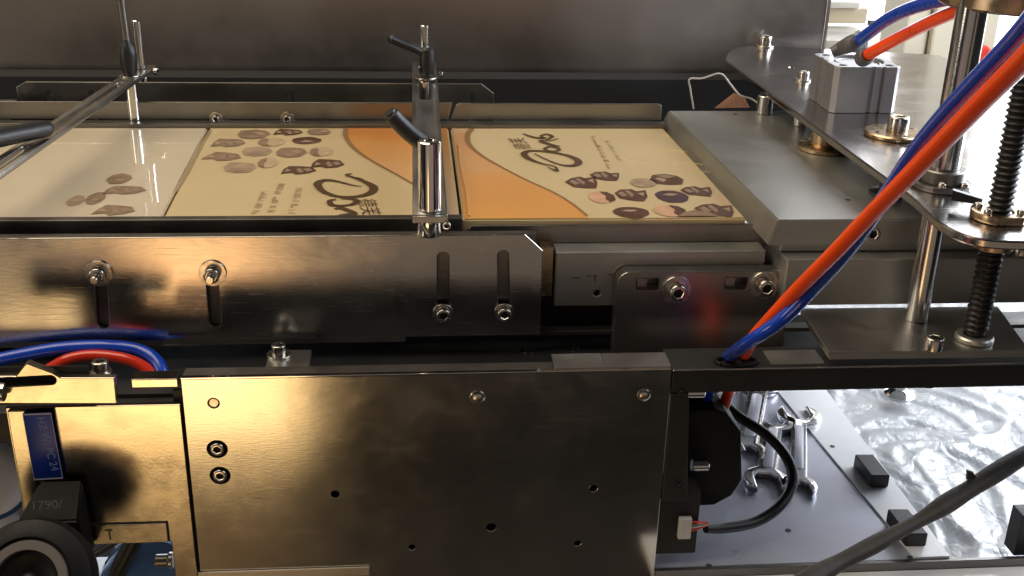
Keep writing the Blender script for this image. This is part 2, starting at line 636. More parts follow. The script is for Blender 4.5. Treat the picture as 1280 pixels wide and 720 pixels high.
def screw(parent, p, r, axis=FRONT, washer=0.0, me=None, name='cap_screw', nrm_off=0.0):
    """a cap screw on a surface point p with an optional washer"""
    a = Vector(axis).normalized()
    p = Vector(p) + a * nrm_off
    if washer:
        put(WASH, 'washer', parent, p + a * 0.0001, washer, axis)
        p = p + a * (0.15 * washer)
    return put(me or CAP, name, parent, p, r, axis, random.random() * 3)


# ================================================================== setting
structure(box('floor', 'floor_tile', -3, 3, -3, 4, -1.02, -1.0, bev=0))
bw = structure(box('background_wall', 'white_paint', -3, 4, 3.0, 3.1, -1.0, 2.5, bev=0))
win = thing('bright_window', 'overexposed daylight window glowing white behind the machine at upper right', 'window', (1.35, 2.0, -0.6))
box('pane', 'window_daylight', 0.55, 4.6, 2.0, 2.02, -0.5, 1.6, win, bev=0)
box('window_frame', 'white_paint', 0.50, 4.65, 2.021, 2.06, -0.55, 1.65, win, bev=0)

# ================================================================== machine: back
t = thing('steel_sheet', 'large brown-grey brushed stainless sheet standing behind the conveyor', 'machine panel', (-0.4, 0.5, 0.0))
box('sheet', 'back_steel', -1.3, 0.468, 0.50, 0.503, -0.15, 0.80, t, bev=0.0006)
box('folded_edge', 'back_steel', 0.4685, 0.4715, 0.498, 0.515, -0.15, 0.80, t, bev=0.0005)

tag(box('rear_shade_strip', 'void_dark', -1.3, 0.49, 0.455, 0.49, -0.12, 0.004), 'black strip added as the dark fade along the foot of the tall back sheet', 'beam')  # matte black strip paints the dark fade at the sheet's foot
t = thing('back_guide_plate', 'slotted steel guide plate with a chamfered end along the far side of the cartons', 'guide plate', (-0.15, 0.34, -0.04))
zt = 0.0235
plate('slotted_plate', 'rail_steel',
      [(-0.374, -0.045), (0.0815, -0.045), (0.0815, 0.014), (0.069, zt), (-0.365, zt), (-0.374, 0.0185)],
      [slot(x, 0.0125, x, -0.012, 0.0028) for x in (-0.345, -0.305, -0.1805, -0.1155, 0.0598)], 0.004, t,
      origin=(0, 0.34, 0))
t = thing('rear_lip_rail', 'grey folded steel rail between the far guide plate and the cartons', 'rail', (0, 0.27, -0.01))
for (a, b, nm) in ((-0.42, 0.034, 'rail_section'), (0.0365, 0.2365, 'rail_section')):
    x0, x1 = a, b
    if a < 0:
        out = [(x0, 0.0035), (x1, 0.0035), (x1 + 0.004, 0.0195), (x0, 0.0195)]
    else:
        out = [(x0, 0.0035), (x1, 0.0035), (x1, 0.0175), (x1 - 0.003, 0.0192), (x0 + 0.008, 0.0192), (x0 + 0.005, 0.0175)]
    o = plate(nm, 'rail_steel', out, [], 0.003, t, origin=(0, 0.2765, 0), bev=0.0007)
box('lip', 'rail_steel', -0.42, 0.238, 0.2615, 0.2755, -0.010, 0.0030, t, bev=0.001)
for p in ((-0.1788, 0.276, 0.0047), (-0.1143, 0.276, 0.0048)):
    screw(t, p, 0.0034, washer=0.0062)
t = thing('corner_spacer', 'short bright spacer at the far left end of the rear rail', 'spacer', (-0.375, 0.31, 0))
box('block', 'satin_steel', -0.42, -0.370, 0.300, 0.325, -0.02, 0.010, t)
box('dark_slot', 'black_paint', -0.368, -0.300, 0.296, 0.325, -0.02, 0.008, t)

# machine bed under everything
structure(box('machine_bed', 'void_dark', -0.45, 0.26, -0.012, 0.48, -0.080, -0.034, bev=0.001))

# ================================================================== cartons
def flat(name, mt, pts, z, parent, smooth=0):
    bm = bmesh.new()
    bm.faces.new([bm.verts.new((p[0], p[1], z)) for p in pts])
    bmesh.ops.triangulate(bm, faces=bm.faces[:])
    return finish(bm, name, mt, parent, smooth)


def ribbonbm(bm, pts, w, z, taper=False, n=6):
    """flat ribbon through the points; w width or (w0,w1,...)"""
    path = catmull([(p[0], p[1], 0) for p in pts], n)
    L = len(path)
    prev = None
    for i, p in enumerate(path):
        t = path[min(i + 1, L - 1)] - path[max(i - 1, 0)]
        if t.length < 1e-9:
            continue
        t.normalize()
        nrm = Vector((-t.y, t.x, 0))
        f = i / (L - 1)
        if isinstance(w, (tuple, list)):
            q = f * (len(w) - 1)
            k = min(int(q), len(w) - 2)
            ww = w[k] + (w[k + 1] - w[k]) * (q - k)
        else:
            ww = w
        a = bm.verts.new((p.x + nrm.x * ww / 2, p.y + nrm.y * ww / 2, z))
        b = bm.verts.new((p.x - nrm.x * ww / 2, p.y - nrm.y * ww / 2, z))
        if prev:
            try:
                bm.faces.new((prev[0], prev[1], b, a))
            except ValueError:
                pass
        prev = (a, b)
    return bm


def ribbon(name, mt, pts, w, z, parent):
    bm = bmesh.new()
    ribbonbm(bm, pts, w, z)
    return finish(bm, name, mt, parent, 0)


HEX = [(-0.5, -0.05), (-0.36, 0.38), (0.02, 0.5), (0.36, 0.34), (0.5, 0.0), (0.40, -0.42), (0.0, -0.5), (-0.34, -0.40)]
CRAG = [(-0.5, 0.1), (-0.28, 0.36), (0.05, 0.46), (0.18, 0.28), (0.5, 0.38), (0.44, -0.1), (0.30, -0.46), (-0.05, -0.40), (-0.36, -0.30)]
OVAL = [(0.5 * math.cos(a * math.pi / 8), 0.5 * math.sin(a * math.pi / 8)) for a in range(16)]


def sweet(parent, c, w, h, kind, mt, z=0.0004, flip=1):
    """one printed sweet (a flat print): silhouette plus facets"""
    shape = {'hex': HEX, 'crag': CRAG, 'oval': OVAL, 'half': OVAL}[kind]
    rot = random.uniform(-0.12, 0.12)
    j = [(x * (1 + random.uniform(-.06, .06)), y * (1 + random.uniform(-.06, .06))) for x, y in shape]

    def T(x, y):
        x, y = x * flip, y * flip
        return (c[0] + (x * math.cos(rot) - y * math.sin(rot)) * w, c[1] + (x * math.sin(rot) + y * math.cos(rot)) * h)
    base = ('praline_peach' if flip > 0 else 'praline_glare') if kind == 'half' else mt  # turned cartons take the tones paled for film glare
    o = flat('printed_sweet', base, [T(*p) for p in j], z, parent)
    bm = bmesh.new()

    def face(pts, mi):
        f = bm.faces.new([bm.verts.new((*T(*p), z + 0.0002)) for p in pts])
        f.material_index = mi
    if kind == 'half':
        face([(0.02, 0.48), (0.30, 0.42), (0.49, 0.1), (0.45, -0.25), (0.22, -0.45), (0.10, -0.2), (0.18, 0.1)], 0)
    elif kind == 'hex':
        face([(-0.30, 0.28), (0.02, 0.40), (0.28, 0.24), (0.05, 0.05)], 1)
        face([(-0.36, -0.02), (-0.22, 0.14), (0.0, -0.02), (-0.12, -0.30)], 2)
    elif kind == 'crag':
        face([(-0.40, 0.08), (-0.25, 0.22), (-0.10, -0.08), (-0.28, -0.18)], 1)
        face([(-0.16, 0.26), (-0.04, 0.34), (0.08, -0.02), (-0.02, -0.22)], 1)
        face([(0.20, 0.10), (0.40, 0.20), (0.34, -0.14)], 2)
    else:
        face([(-0.28, 0.10), (-0.05, 0.26), (0.22, 0.18), (0.02, 0.02)], 2)
    d = finish(bm, 'facet', ('chocolate_dark' if flip > 0 else 'chocolate_mid') if kind == 'half' else mt, o, 0, extra=('chocolate_shine', 'chocolate_light'))
    return o


def carton_body(t, quad, mt, z0=-0.034):
    x0, x1 = None, None
    bm = hexa([(p[0], p[1], z0) for p in quad] + [(p[0], p[1], 0.0) for p in quad])
    bmesh.ops.recalc_face_normals(bm, faces=bm.faces)
    bmesh.ops.bevel(bm, geom=bm.edges[:], offset=0.0012, segments=2, affect='EDGES')
    return finish(bm, 'carton', mt, t)


def glyphs(t, text, pts_o, ux, vy, size, mt, name='lettering'):
    cu = bpy.data.curves.new('tmp', 'FONT')
    cu.body = text
    cu.size = size
    ob = bpy.data.objects.new('tmp', cu)
    COL.objects.link(ob)
    me = bpy.data.meshes.new_from_object(ob, depsgraph=bpy.context.evaluated_depsgraph_get())
    bpy.data.objects.remove(ob)
    bm = bmesh.new()
    bm.from_mesh(me)
    U, V, O = Vector(ux), Vector(vy), Vector(pts_o)
    for v in bm.verts:
        v.co = O + U * v.co.x + V * v.co.y
    if not bm.verts:
        bm.free()
        return None
    return finish(bm, name, mt, t, 0)


GAP = 0.0009
# ---- right carton
t = thing('chocolate_box', 'cream and orange chocolate carton right of the front clamp, logo at its far side', 'box', (0.14, 0.13, -0.034), 'chocolate cartons lined up on the conveyor')
carton_body(t, [(0.0358, 0.004), (0.2425, 0.004), (0.2360, 0.2595), (0.0358, 0.2595)], 'cream_film')
curve_r = [(0.0555, 0.2559, 0), (0.0501, 0.2292, 0), (0.0524, 0.1895, 0), (0.0666, 0.149, 0), (0.0867, 0.1047, 0), (0.1079, 0.0658, 0), (0.1203, 0.0339, 0), (0.1273, 0.0047, 0)]
cr = catmull([(p[0], p[1], 0) for p in curve_r], 6)
cr = [p for p in cr if 0.0055 < p.y < 0.258]
flat('orange_field', 'orange_ink_front', [(0.0372, 0.2585)] + [(p.x, p.y) for p in cr] + [(cr[-1].x, 0.0055), (0.0372, 0.0055)], 0.0002, t)
ribbon('swoosh_line', 'print_line', [(p.x, p.y) for p in cr[::5]] + [(cr[-1].x, cr[-1].y)], (0.0050, 0.0044, 0.0028, 0.0018, 0.0016, 0.0017, 0.0024), 0.0006, t)
lg = thing  # noqa
bm = bmesh.new()
ribbonbm(bm, [(0.1183, 0.1199, 0), (0.1173, 0.1335, 0), (0.107, 0.1429, 0), (0.0983, 0.1572, 0), (0.0957, 0.1718, 0), (0.1014, 0.1806, 0), (0.1137, 0.1793, 0), (0.1299, 0.1693, 0), (0.1384, 0.1558, 0), (0.1386, 0.1427, 0), (0.1309, 0.1358, 0), (0.1215, 0.1405, 0), (0.1113, 0.1571, 0), (0.1046, 0.1718, 0)],
         (0.003, 0.002, 0.003, 0.005, 0.0062, 0.005, 0.0035, 0.004, 0.0055, 0.0065, 0.005, 0.0025, 0.002, 0.0015), 0.0008)
ribbonbm(bm, [(0.1183, 0.1199, 0), (0.1143, 0.1256, 0), (0.111, 0.1313, 0)], (0.003, 0.002, 0.001), 0.0010)
ribbonbm(bm, [(0.1168, 0.1818, 0), (0.1154, 0.1882, 0), (0.1211, 0.1946, 0), (0.1268, 0.1894, 0), (0.1274, 0.183, 0), (0.1221, 0.1793, 0), (0.1168, 0.1818, 0)], 0.0032, 0.0008)
ribbonbm(bm, [(0.1296, 0.1946, 0), (0.1256, 0.1972, 0), (0.1182, 0.2064, 0), (0.1141, 0.2144, 0), (0.1234, 0.2144, 0), (0.1315, 0.2211, 0)], (0.0025, 0.004, 0.005, 0.003, 0.002, 0.0015), 0.0008)
ribbonbm(bm, [(0.12, 0.2157, 0), (0.1265, 0.228, 0), (0.1223, 0.2363, 0), (0.1164, 0.2293, 0), (0.1193, 0.2225, 0), (0.1115, 0.2238, 0), (0.1037, 0.2335, 0), (0.1013, 0.239, 0)], (0.002, 0.004, 0.003, 0.003, 0.004, 0.004, 0.003, 0.001), 0.0008)
finish(bm, 'script_logo', 'print_brown', t, 0)
p0 = (0.1033, 0.1856, 0)
glyphs(t, '\u5fb7\u8299', (p0[0], p0[1], 0.0008), (-0.12, 1.0, 0), (-0.85, 0, 0), 0.0190, 'print_brown')


def small_print(t, lines, mt, z=0.0006):
    """columns of illegible small type"""
    bm = bmesh.new()
    for a, b, w in lines:
        a, b = Vector((a[0], a[1], 0)), Vector((b[0], b[1], 0))
        L = (b - a).length
        u = (b - a) / L
        nrm = Vector((-u.y, u.x, 0))
        s = 0
        while s < L:
            ln = random.uniform(0.0012, 0.0034)
            if random.random() < 0.86:
                ww = w * random.uniform(0.6, 1.0)
                p, q = a + u * s, a + u * min(L, s + ln * 0.5)
                for k in range(random.choice((1, 2))):
                    off = nrm * (k * w * 0.45 - 0.2 * w)
                    v = [bm.verts.new((x.x, x.y, z)) for x in (p + off - nrm * ww * .3, q + off - nrm * ww * .3, q + off + nrm * ww * .3, p + off + nrm * ww * .3)]
                    bm.faces.new(v)
            s += ln + 0.001
    o = finish(bm, 'small_print', mt, t, 0)
    o['kind'] = 'stuff'
    return o


small_print(t, [((0.164, 0.2294, 0), (0.1629, 0.1263, 0), 0.0050)], 'print_line')
small_print(t, [((0.1742, 0.2157, 0), (0.1757, 0.1496, 0), 0.0045)], 'print_faint')
for (px, w, h, k, mt) in (((0.1344, 0.0904, 0), 40, 17, 'crag', 'chocolate_dark'), ((0.1558, 0.1074, 0), 38, 13, 'crag', 'chocolate_dark'), ((0.183, 0.0888, 0), 34, 12, 'oval', 'chocolate_light'),
                          ((0.2038, 0.0982, 0), 42, 14, 'hex', 'chocolate_dark'), ((0.2211, 0.0666, 0), 40, 14, 'crag', 'chocolate_dark'), ((0.1677, 0.0582, 0), 42, 17, 'crag', 'chocolate_dark'),
                          ((0.1986, 0.0538, 0), 42, 16, 'oval', 'chocolate_plum'), ((0.1438, 0.0526, 0), 34, 15, 'half', 'chocolate_dark'), ((0.16, 0.0166, 0), 46, 14, 'oval', 'chocolate_dark'),
                          ((0.1893, 0.0198, 0), 42, 15, 'half', 'chocolate_dark'), ((0.2241, 0.0211, 0), 50, 18, 'crag', 'chocolate_dark')):
    dist = math.hypot(px[1] + 0.755, 0.265)
    fy = dist * dist / 0.265 / 1404
    sweet(t, px, w * dist / 1404 * 1.02, h * fy * 0.98, k, mt)
px = (0.2085, -0.0003, 0)
flat('printed_sweet', 'chocolate_mid', [(px[0] - 0.016, 0.006), (px[0] + 0.014, 0.006), (px[0] + 0.009, 0.016), (px[0] - 0.001, 0.020), (px[0] - 0.010, 0.014)], 0.0009, t)
# wrinkles of the film at the right end: raised welts of the wrapping
for pts in ([(0.1757, 0.1617, 0), (0.1875, 0.1543, 0), (0.2047, 0.1507, 0)], [(0.2105, 0.1518, 0), (0.2259, 0.1469, 0), (0.2462, 0.1397, 0)],
            [(0.2083, 0.1893, 0), (0.2249, 0.1866, 0), (0.2403, 0.1789, 0)], [(0.2297, 0.2436, 0), (0.2348, 0.2323, 0), (0.2339, 0.2212, 0)], [(0.2096, 0.1192, 0), (0.2309, 0.1213, 0), (0.2492, 0.1166, 0)]):
    finish(tubebm([(p[0], p[1], 0.0) for p in pts], 0.0011, seg=8, rad=lambda f: 0.0002 + 0.0004 * math.sin(math.pi * f)), 'film_wrinkle', 'cream_film', t)
bm = tubebm([(0.0405, 0.010, 0.0), (0.0412, 0.07, 0.0), (0.0400, 0.13, 0.0), (0.0408, 0.20, 0.0)], 0.0012, seg=8)
finish(bm, 'film_seam', 'orange_ink_front', t)

# ---- middle carton
t = thing('chocolate_box', 'printed chocolate carton turned the other way, just left of the front clamp', 'box', (-0.07, 0.13, -0.034), 'chocolate cartons lined up on the conveyor')
carton_body(t, [(-0.1745, 0.004), (0.0338, 0.004), (0.0338, 0.2595), (-0.1825, 0.2595)], 'cream_film')
curve_m = [(-0.0596, 0.2555, 0), (-0.0577, 0.2236, 0), (-0.0468, 0.1822, 0), (-0.0299, 0.146, 0), (-0.0141, 0.1165, 0), (-0.002, 0.0928, 0), (0.0137, 0.0622, 0), (0.0221, 0.0354, 0), (0.0243, 0.0118, 0)]
cm_ = [p for p in catmull([(p[0], p[1], 0) for p in curve_m], 6) if 0.0055 < p.y < 0.258]
flat('orange_field', 'orange_ink_back', [(0.0322, 0.2585), (cm_[0].x, 0.2585)] + [(p.x, p.y) for p in cm_] + [(0.0322, 0.0055)], 0.0002, t)
ribbon('swoosh_line', 'print_line', [(p.x, p.y) for p in cm_[::5]] + [(cm_[-1].x, cm_[-1].y)], (0.0048, 0.0040, 0.0026, 0.0020, 0.0020, 0.0022, 0.0036), 0.0006, t)
bm = bmesh.new()
ribbonbm(bm, [(-0.0389, 0.0809, 0), (-0.0458, 0.084, 0), (-0.0573, 0.0934, 0), (-0.0675, 0.0977, 0), (-0.073, 0.0884, 0), (-0.0674, 0.0692, 0), (-0.0553, 0.0563, 0), (-0.0415, 0.056, 0), (-0.0317, 0.0648, 0), (-0.0297, 0.0787, 0), (-0.0369, 0.0932, 0), (-0.0467, 0.1049, 0), (-0.0521, 0.1114, 0), (-0.0478, 0.1146, 0)],
         (0.0015, 0.002, 0.003, 0.005, 0.0066, 0.0050, 0.0040, 0.0046, 0.0062, 0.0070, 0.0045, 0.0025, 0.003, 0.002), 0.0008)
ribbonbm(bm, [(-0.0467, 0.1049, 0), (-0.0416, 0.1017, 0), (-0.0377, 0.0974, 0)], (0.001, 0.002, 0.001), 0.0010)
ribbonbm(bm, [(-0.0566, 0.0497, 0), (-0.0611, 0.046, 0), (-0.0588, 0.0366, 0), (-0.0511, 0.0347, 0), (-0.0437, 0.0382, 0), (-0.0411, 0.0457, 0), (-0.0461, 0.0505, 0), (-0.0532, 0.0515, 0)], (0.002, 0.004, 0.005, 0.003, 0.004, 0.005, 0.003, 0.002), 0.0008)
ribbonbm(bm, [(-0.0565, 0.0275, 0), (-0.052, 0.0292, 0), (-0.0471, 0.0246, 0), (-0.041, 0.0165, 0), (-0.0478, 0.0152, 0), (-0.0523, 0.0132, 0)], (0.002, 0.005, 0.005, 0.004, 0.003, 0.002), 0.0008)
finish(bm, 'script_logo', 'print_brown', t, 0)
p0 = (-0.0407, 0.0504, 0)
glyphs(t, '\u5fb7\u8299', (p0[0], p0[1], 0.0008), (0.16, -1.0, 0), (0.85, 0, 0), 0.0185, 'print_brown')
small_print(t, [((-0.1112, 0.0697, 0), (-0.1125, 0.0177, 0), 0.0055)], 'print_faint')
small_print(t, [((-0.1007, 0.0897, 0), (-0.1016, 0.0211, 0), 0.0055)], 'print_faint')
small_print(t, [((-0.0861, 0.0774, 0), (-0.0865, 0.0173, 0), 0.0060)], 'print_faint')
for (px, w, h, k, mt) in (((-0.1401, 0.2357, 0), 40, 12, 'hex', 'chocolate_mid'), ((-0.11, 0.244, 0), 36, 9, 'crag', 'chocolate_dark'), ((-0.083, 0.2441, 0), 30, 8, 'hex', 'chocolate_mid'),
                          ((-0.1578, 0.2078, 0), 42, 12, 'crag', 'chocolate_mid'), ((-0.1216, 0.2104, 0), 32, 11, 'half', 'chocolate_mid'), ((-0.092, 0.2156, 0), 35, 9, 'oval', 'chocolate_dark'),
                          ((-0.1305, 0.18, 0), 37, 12, 'hex', 'chocolate_light'), ((-0.1016, 0.1774, 0), 38, 13, 'hex', 'chocolate_mid'), ((-0.0766, 0.1798, 0), 28, 12, 'half', 'chocolate_mid'),
                          ((-0.1566, 0.1655, 0), 44, 12, 'crag', 'chocolate_mid'), ((-0.0686, 0.1439, 0), 40, 13, 'crag', 'chocolate_dark'), ((-0.1382, 0.133, 0), 40, 14, 'hex', 'chocolate_light'),
                          ((-0.1175, 0.1465, 0), 24, 13, 'half', 'chocolate_light'), ((-0.0907, 0.126, 0), 42, 12, 'crag', 'chocolate_dark')):
    dist = math.hypot(px[1] + 0.755, 0.265)
    fy = dist * dist / 0.265 / 1404
    sweet(t, px, w * dist / 1404 * 1.02, h * fy * 0.96, k, mt, flip=-1)

# ---- left carton
t = thing('chocolate_box', 'pale glossy carton with glare-paled printed sweets, leftmost on the conveyor under the slotted arm', 'box', (-0.28, 0.13, -0.034), 'chocolate cartons lined up on the conveyor')
carton_body(t, [(-0.385, 0.004), (-0.1762, 0.004), (-0.1842, 0.2595), (-0.385, 0.2595)], 'lit_film')
for (px, w, h, k, mt) in (((-0.2263, 0.1035, 0), 28, 13, 'oval', 'chocolate_mid'), ((-0.215, 0.075, 0), 50, 12, 'crag', 'chocolate_mid'), ((-0.2117, 0.0282, 0), 48, 14, 'crag', 'chocolate_mid'),
                          ((-0.232, 0.0559, 0), 22, 15, 'oval', 'chocolate_mid'), ((-0.2448, 0.0505, 0), 20, 13, 'oval', 'chocolate_light'), ((-0.2793, 0.1124, 0), 42, 10, 'oval', 'print_ghost'),
                          ((-0.2663, 0.0602, 0), 44, 13, 'oval', 'print_ghost'), ((-0.2982, 0.0899, 0), 40, 11, 'oval', 'print_ghost'), ((-0.3058, 0.1614, 0), 30, 14, 'oval', 'print_ghost'), ((-0.288, 0.053, 0), 30, 10, 'oval', 'print_ghost')):
    dist = math.hypot(px[1] + 0.755, 0.265)
    fy = dist * dist / 0.265 / 1404
    if mt == 'print_ghost':
        continue
    else:
        sweet(t, px, w * dist / 1404, h * fy * 0.96, k, mt, flip=-1)
ribbon('pack_edge', 'print_faint', [(-0.1800, 0.252), (-0.1795, 0.2), (-0.1775, 0.12), (-0.1765, 0.07)], (0.0022, 0.003, 0.0035, 0.001), 0.0005, t)

# ================================================================== front rails of the conveyor
t = thing('front_rail', 'dark steel rail along the near edge of the cartons', 'rail', (-0.07, 0.0, -0.03))
box('long_rail', 'dark_steel', -0.42, 0.0350, -0.006, 0.0025, -0.030, 0.0045, t, bev=0.0008)
plate('short_rail', 'rail_steel', [(0.0372, -0.030), (0.2562, -0.030), (0.2562, -0.0035), (0.0420, -0.0035), (0.0372, -0.0085)], [], 0.003, t, origin=(0, 0.0, 0), bev=0.0005)
bm = boxbm(-0.40, 0.05, -0.0062, 0.001, -0.060, -0.031, 0.0005)
finish(bm, 'web', 'black_paint', t)

# ================================================================== slotted front guide plate
t = thing('front_guide_plate', 'long steel plate with four vertical slots on the near side of the cartons', 'guide plate', (-0.09, -0.035, -0.074))
S = [((-0.2091, -0.035, -0.0198), (-0.2116, -0.035, -0.0598)), ((-0.136, -0.035, -0.0205), (-0.1364, -0.035, -0.0603)), ((0.0206, -0.035, -0.0139), (0.0206, -0.035, -0.056)), ((0.0619, -0.035, -0.0132), (0.0634, -0.035, -0.0566))]
holes = [slot(a[0], a[2], b[0], b[2], 0.0040) for a, b in S]
plate('slotted_plate', 'brushed_steel', [(-0.36, -0.0735), (0.0893, -0.0735), (0.0893, -0.0095), (0.0765, 0.0025), (-0.36, 0.0022)], holes, 0.004, t, origin=(0, -0.035, 0), bev=0.0005)
for i, p in enumerate(((-0.2099, -0.035, -0.0227), (-0.1352, -0.035, -0.0235), (0.0206, -0.035, -0.0554), (0.0633, -0.035, -0.0554))):
    screw(t, (p[0], -0.0352, p[2]), (0.0054, 0.0054, 0.0050, 0.0050)[i], washer=(0.0092, 0.0092, 0.0072, 0.0068)[i])
    if i < 2:
        lathe('stud', 'bolt_steel', [(0.0028, 0.0), (0.0028, 0.007), (0.0022, 0.008), (0, 0.008)], (p[0], -0.0415, p[2]), FRONT, 18, t)
box('stiffener', 'satin_steel', -0.31, -0.006, -0.0305, -0.010, -0.0795, -0.0745, t, bev=0.0004)
box('inner_strip', 'dark_steel', -0.34, 0.085, -0.029, -0.020, -0.066, 0.000, t, bev=0.0004)

# ================================================================== right clamp block & clamp plate
t = thing('clamp_block', 'grey machined bar with a small hole under the right carton', 'machined block', (0.175, -0.02, -0.058))
plate('bar', 'matte_aluminium', [(0.1008, -0.0577), (0.2520, -0.0577), (0.2520, -0.0165), (0.1008, -0.0165)], [circ(*[(0.1313, -0.02, -0.0479)[i] for i in (0, 2)], 0.0023)], 0.020, t, origin=(0, -0.021, 0), bev=0.0012)
q = (0.1313, -0.02, -0.0479)
lathe('drilled_hole', 'socket_dark', [(0, 0), (0.0022, 0)], (q[0], -0.0165, q[2]), FRONT, 16, t)
bm = bmesh.new()
for x0, x1, z0, z1 in ((0.1125, 0.1180, -0.0360, -0.0354), (0.1225, 0.1262, -0.0346, -0.0340), (0.1275, 0.1300, -0.0346, -0.0340), (0.1290, 0.1296, -0.0385, -0.0345), (0.1388, 0.1420, -0.0338, -0.0333)):
    add(bm, boxbm(x0, x1, -0.0213, -0.0211, z0, z1, 0))
finish(bm, 'scribed_mark', 'socket_dark', t)
box('carton_reflection_bar', 'brass', 0.0905, 0.0995, -0.016, 0.000, -0.052, -0.014, t)  # brass bar added in place of the orange-brown reflection of a carton end

t = thing('clamp_plate', 'upright grey plate with rounded top corners and two large washers', 'bracket', (0.205, -0.035, -0.094))
ol = rrect(0.1425, -0.0990, 0.2685, -0.0262, 0.0095)
w1, w2 = (0.1852, -0.035, -0.0398), (0.2486, -0.035, -0.0369)
hs = [((0.1625, -0.035, -0.0359), 0.008), ((0.2264, -0.035, -0.036), 0.008)]
holes = [rrect(a[0] - 0.006, a[2] - 0.0045, a[0] + 0.010, a[2] + 0.0045, 0.001, 3) for a, _ in hs]
plate('plate', 'rail_steel', ol, holes, 0.012, t, origin=(0, -0.035, 0), bev=0.0008)
for a, _ in hs:
    box('slot_block', 'satin_steel', a[0] - 0.0045, a[0] + 0.0030, -0.0290, -0.0235, a[2] - 0.0055, a[2] + 0.0030, t)
for p in (w1, w2):
    screw(t, (p[0], -0.0352, p[2]), 0.0062, washer=0.0108)

# ================================================================== end block, lower bar, base plate
t = thing('end_block', 'thick matte grey slab at the right end of the cartons', 'machined block', (0.35, 0.10, -0.007))
bm = hexa([(0.2475, -0.036, -0.0068), (0.56, -0.036, -0.0068), (0.56, 0.29, -0.0068), (0.2385, 0.29, -0.0068),
           (0.2530, -0.036, 0.0122), (0.56, -0.036, 0.0122), (0.56, 0.279, 0.0122), (0.2435, 0.279, 0.0122)])
bmesh.ops.recalc_face_normals(bm, faces=bm.faces)
bmesh.ops.bevel(bm, geom=bm.edges[:], offset=0.0009, segments=2, affect='EDGES')
finish(bm, 'slab', 'matte_aluminium', t)
p = (0.3047, 0.265, 0.0122)
lathe('drilled_hole', 'socket_dark', [(0, 0), (0.0022, 0)], (p[0], p[1], 0.0124), (0, 0, 1), 16, t)
p = (0.3189, 0.0073, 0.0122)
lathe('drilled_hole', 'socket_dark', [(0, 0), (0.0022, 0)], (p[0], p[1], 0.0124), (0, 0, 1), 16, t)
p = (0.3204, -0.036, 0.0029)
screw(t, (p[0], -0.0362, p[2]), 0.0055, me=CAP)

t = thing('cross_bar', 'horizontal grey bar running right beneath the end slab', 'bar', (0.40, -0.04, -0.05))
box('upper_step', 'matte_aluminium', 0.258, 0.60, -0.0330, 0.02, -0.0125, -0.0072, t)
box('bar', 'matte_aluminium', 0.2585, 0.60, -0.0480, 0.03, -0.0478, -0.0130, t, bev=0.0012)
p = (0.3184, -0.0322, -0.013)
lathe('drilled_hole', 'socket_dark', [(0, 0), (0.0022, 0)], (p[0], p[1], -0.0128), (0, 0, 1), 16, t)
p = (0.4309, -0.0413, -0.013)
screw(t, (p[0], p[1], -0.0129), 0.005, axis=(0, 0, 1))

t = thing('rod_base_plate', 'flat steel plate carrying the guide rod and the threaded spindle foot', 'base plate', (0.34, -0.085, -0.056))
bm = hexa([(0.2690, -0.1185, -0.0555), (0.4050, -0.1200, -0.0555), (0.4190, -0.048, -0.0555), (0.2735, -0.0470, -0.0555),
           (0.2680, -0.1185, -0.0500), (0.4040, -0.1200, -0.0500), (0.4185, -0.048, -0.0500), (0.2726, -0.0470, -0.0500)])
bmesh.ops.recalc_face_normals(bm, faces=bm.faces)
bmesh.ops.bevel(bm, geom=bm.edges[:], offset=0.0007, segments=2, affect='EDGES')
finish(bm, 'plate', 'satin_steel', t)
p = (0.3396, -0.1158, -0.05)
put(CAPT, 'cap_screw', t, (p[0], p[1], -0.0499), 0.0062, (0, 0, 1), 0.4)
rx, ry = 0.3735, -0.1035
lathe('foot_ring', 'matte_aluminium', [(0.004, 0.0), (0.0118, 0.0), (0.0125, 0.0008), (0.0125, 0.0030), (0.0115, 0.0042), (0.0075, 0.0044)], (rx, ry, -0.0499), (0, 0, 1), 36, t)
px_, py_ = 0.3480, -0.0695
lathe('guide_rod', 'rod_steel', rodprof(0.0078, 0.0001, 0.0795), (px_, py_, -0.0499), (0, 0, 1), 40, t)


# threaded spindle
def threadbm(x, y, z0, z1, r, pitch, depth, seg=28):
    bm = bmesh.new()
    n = int((z1 - z0) / pitch)
    turns = n
    rows = []
    prof = [(r - depth, 0.0), (r, 0.35), (r, 0.55), (r - depth, 0.9)]
    grid = []
    for i in range(turns * seg + 1):
        a = 2 * math.pi * i / seg
        zz = z0 + pitch * i / seg
        grid.append([bm.verts.new((x + rr * math.cos(a), y + rr * math.sin(a), zz + f * pitch)) for rr, f in prof])
    for i in range(len(grid) - 1):
        for k in range(3):
            bm.faces.new((grid[i][k], grid[i][k + 1], grid[i + 1][k + 1], grid[i + 1][k]))
        if i + seg < len(grid) - 1:
            j = i + seg
            bm.faces.new((grid[i][3], grid[j][0], grid[j + 1][0], grid[i + 1][3]))
    add(bm, lathebm(rodprof(r - depth * 0.98, 0, z1 - z0 + pitch), (x, y, z0), (0, 0, 1), seg))
    return bm


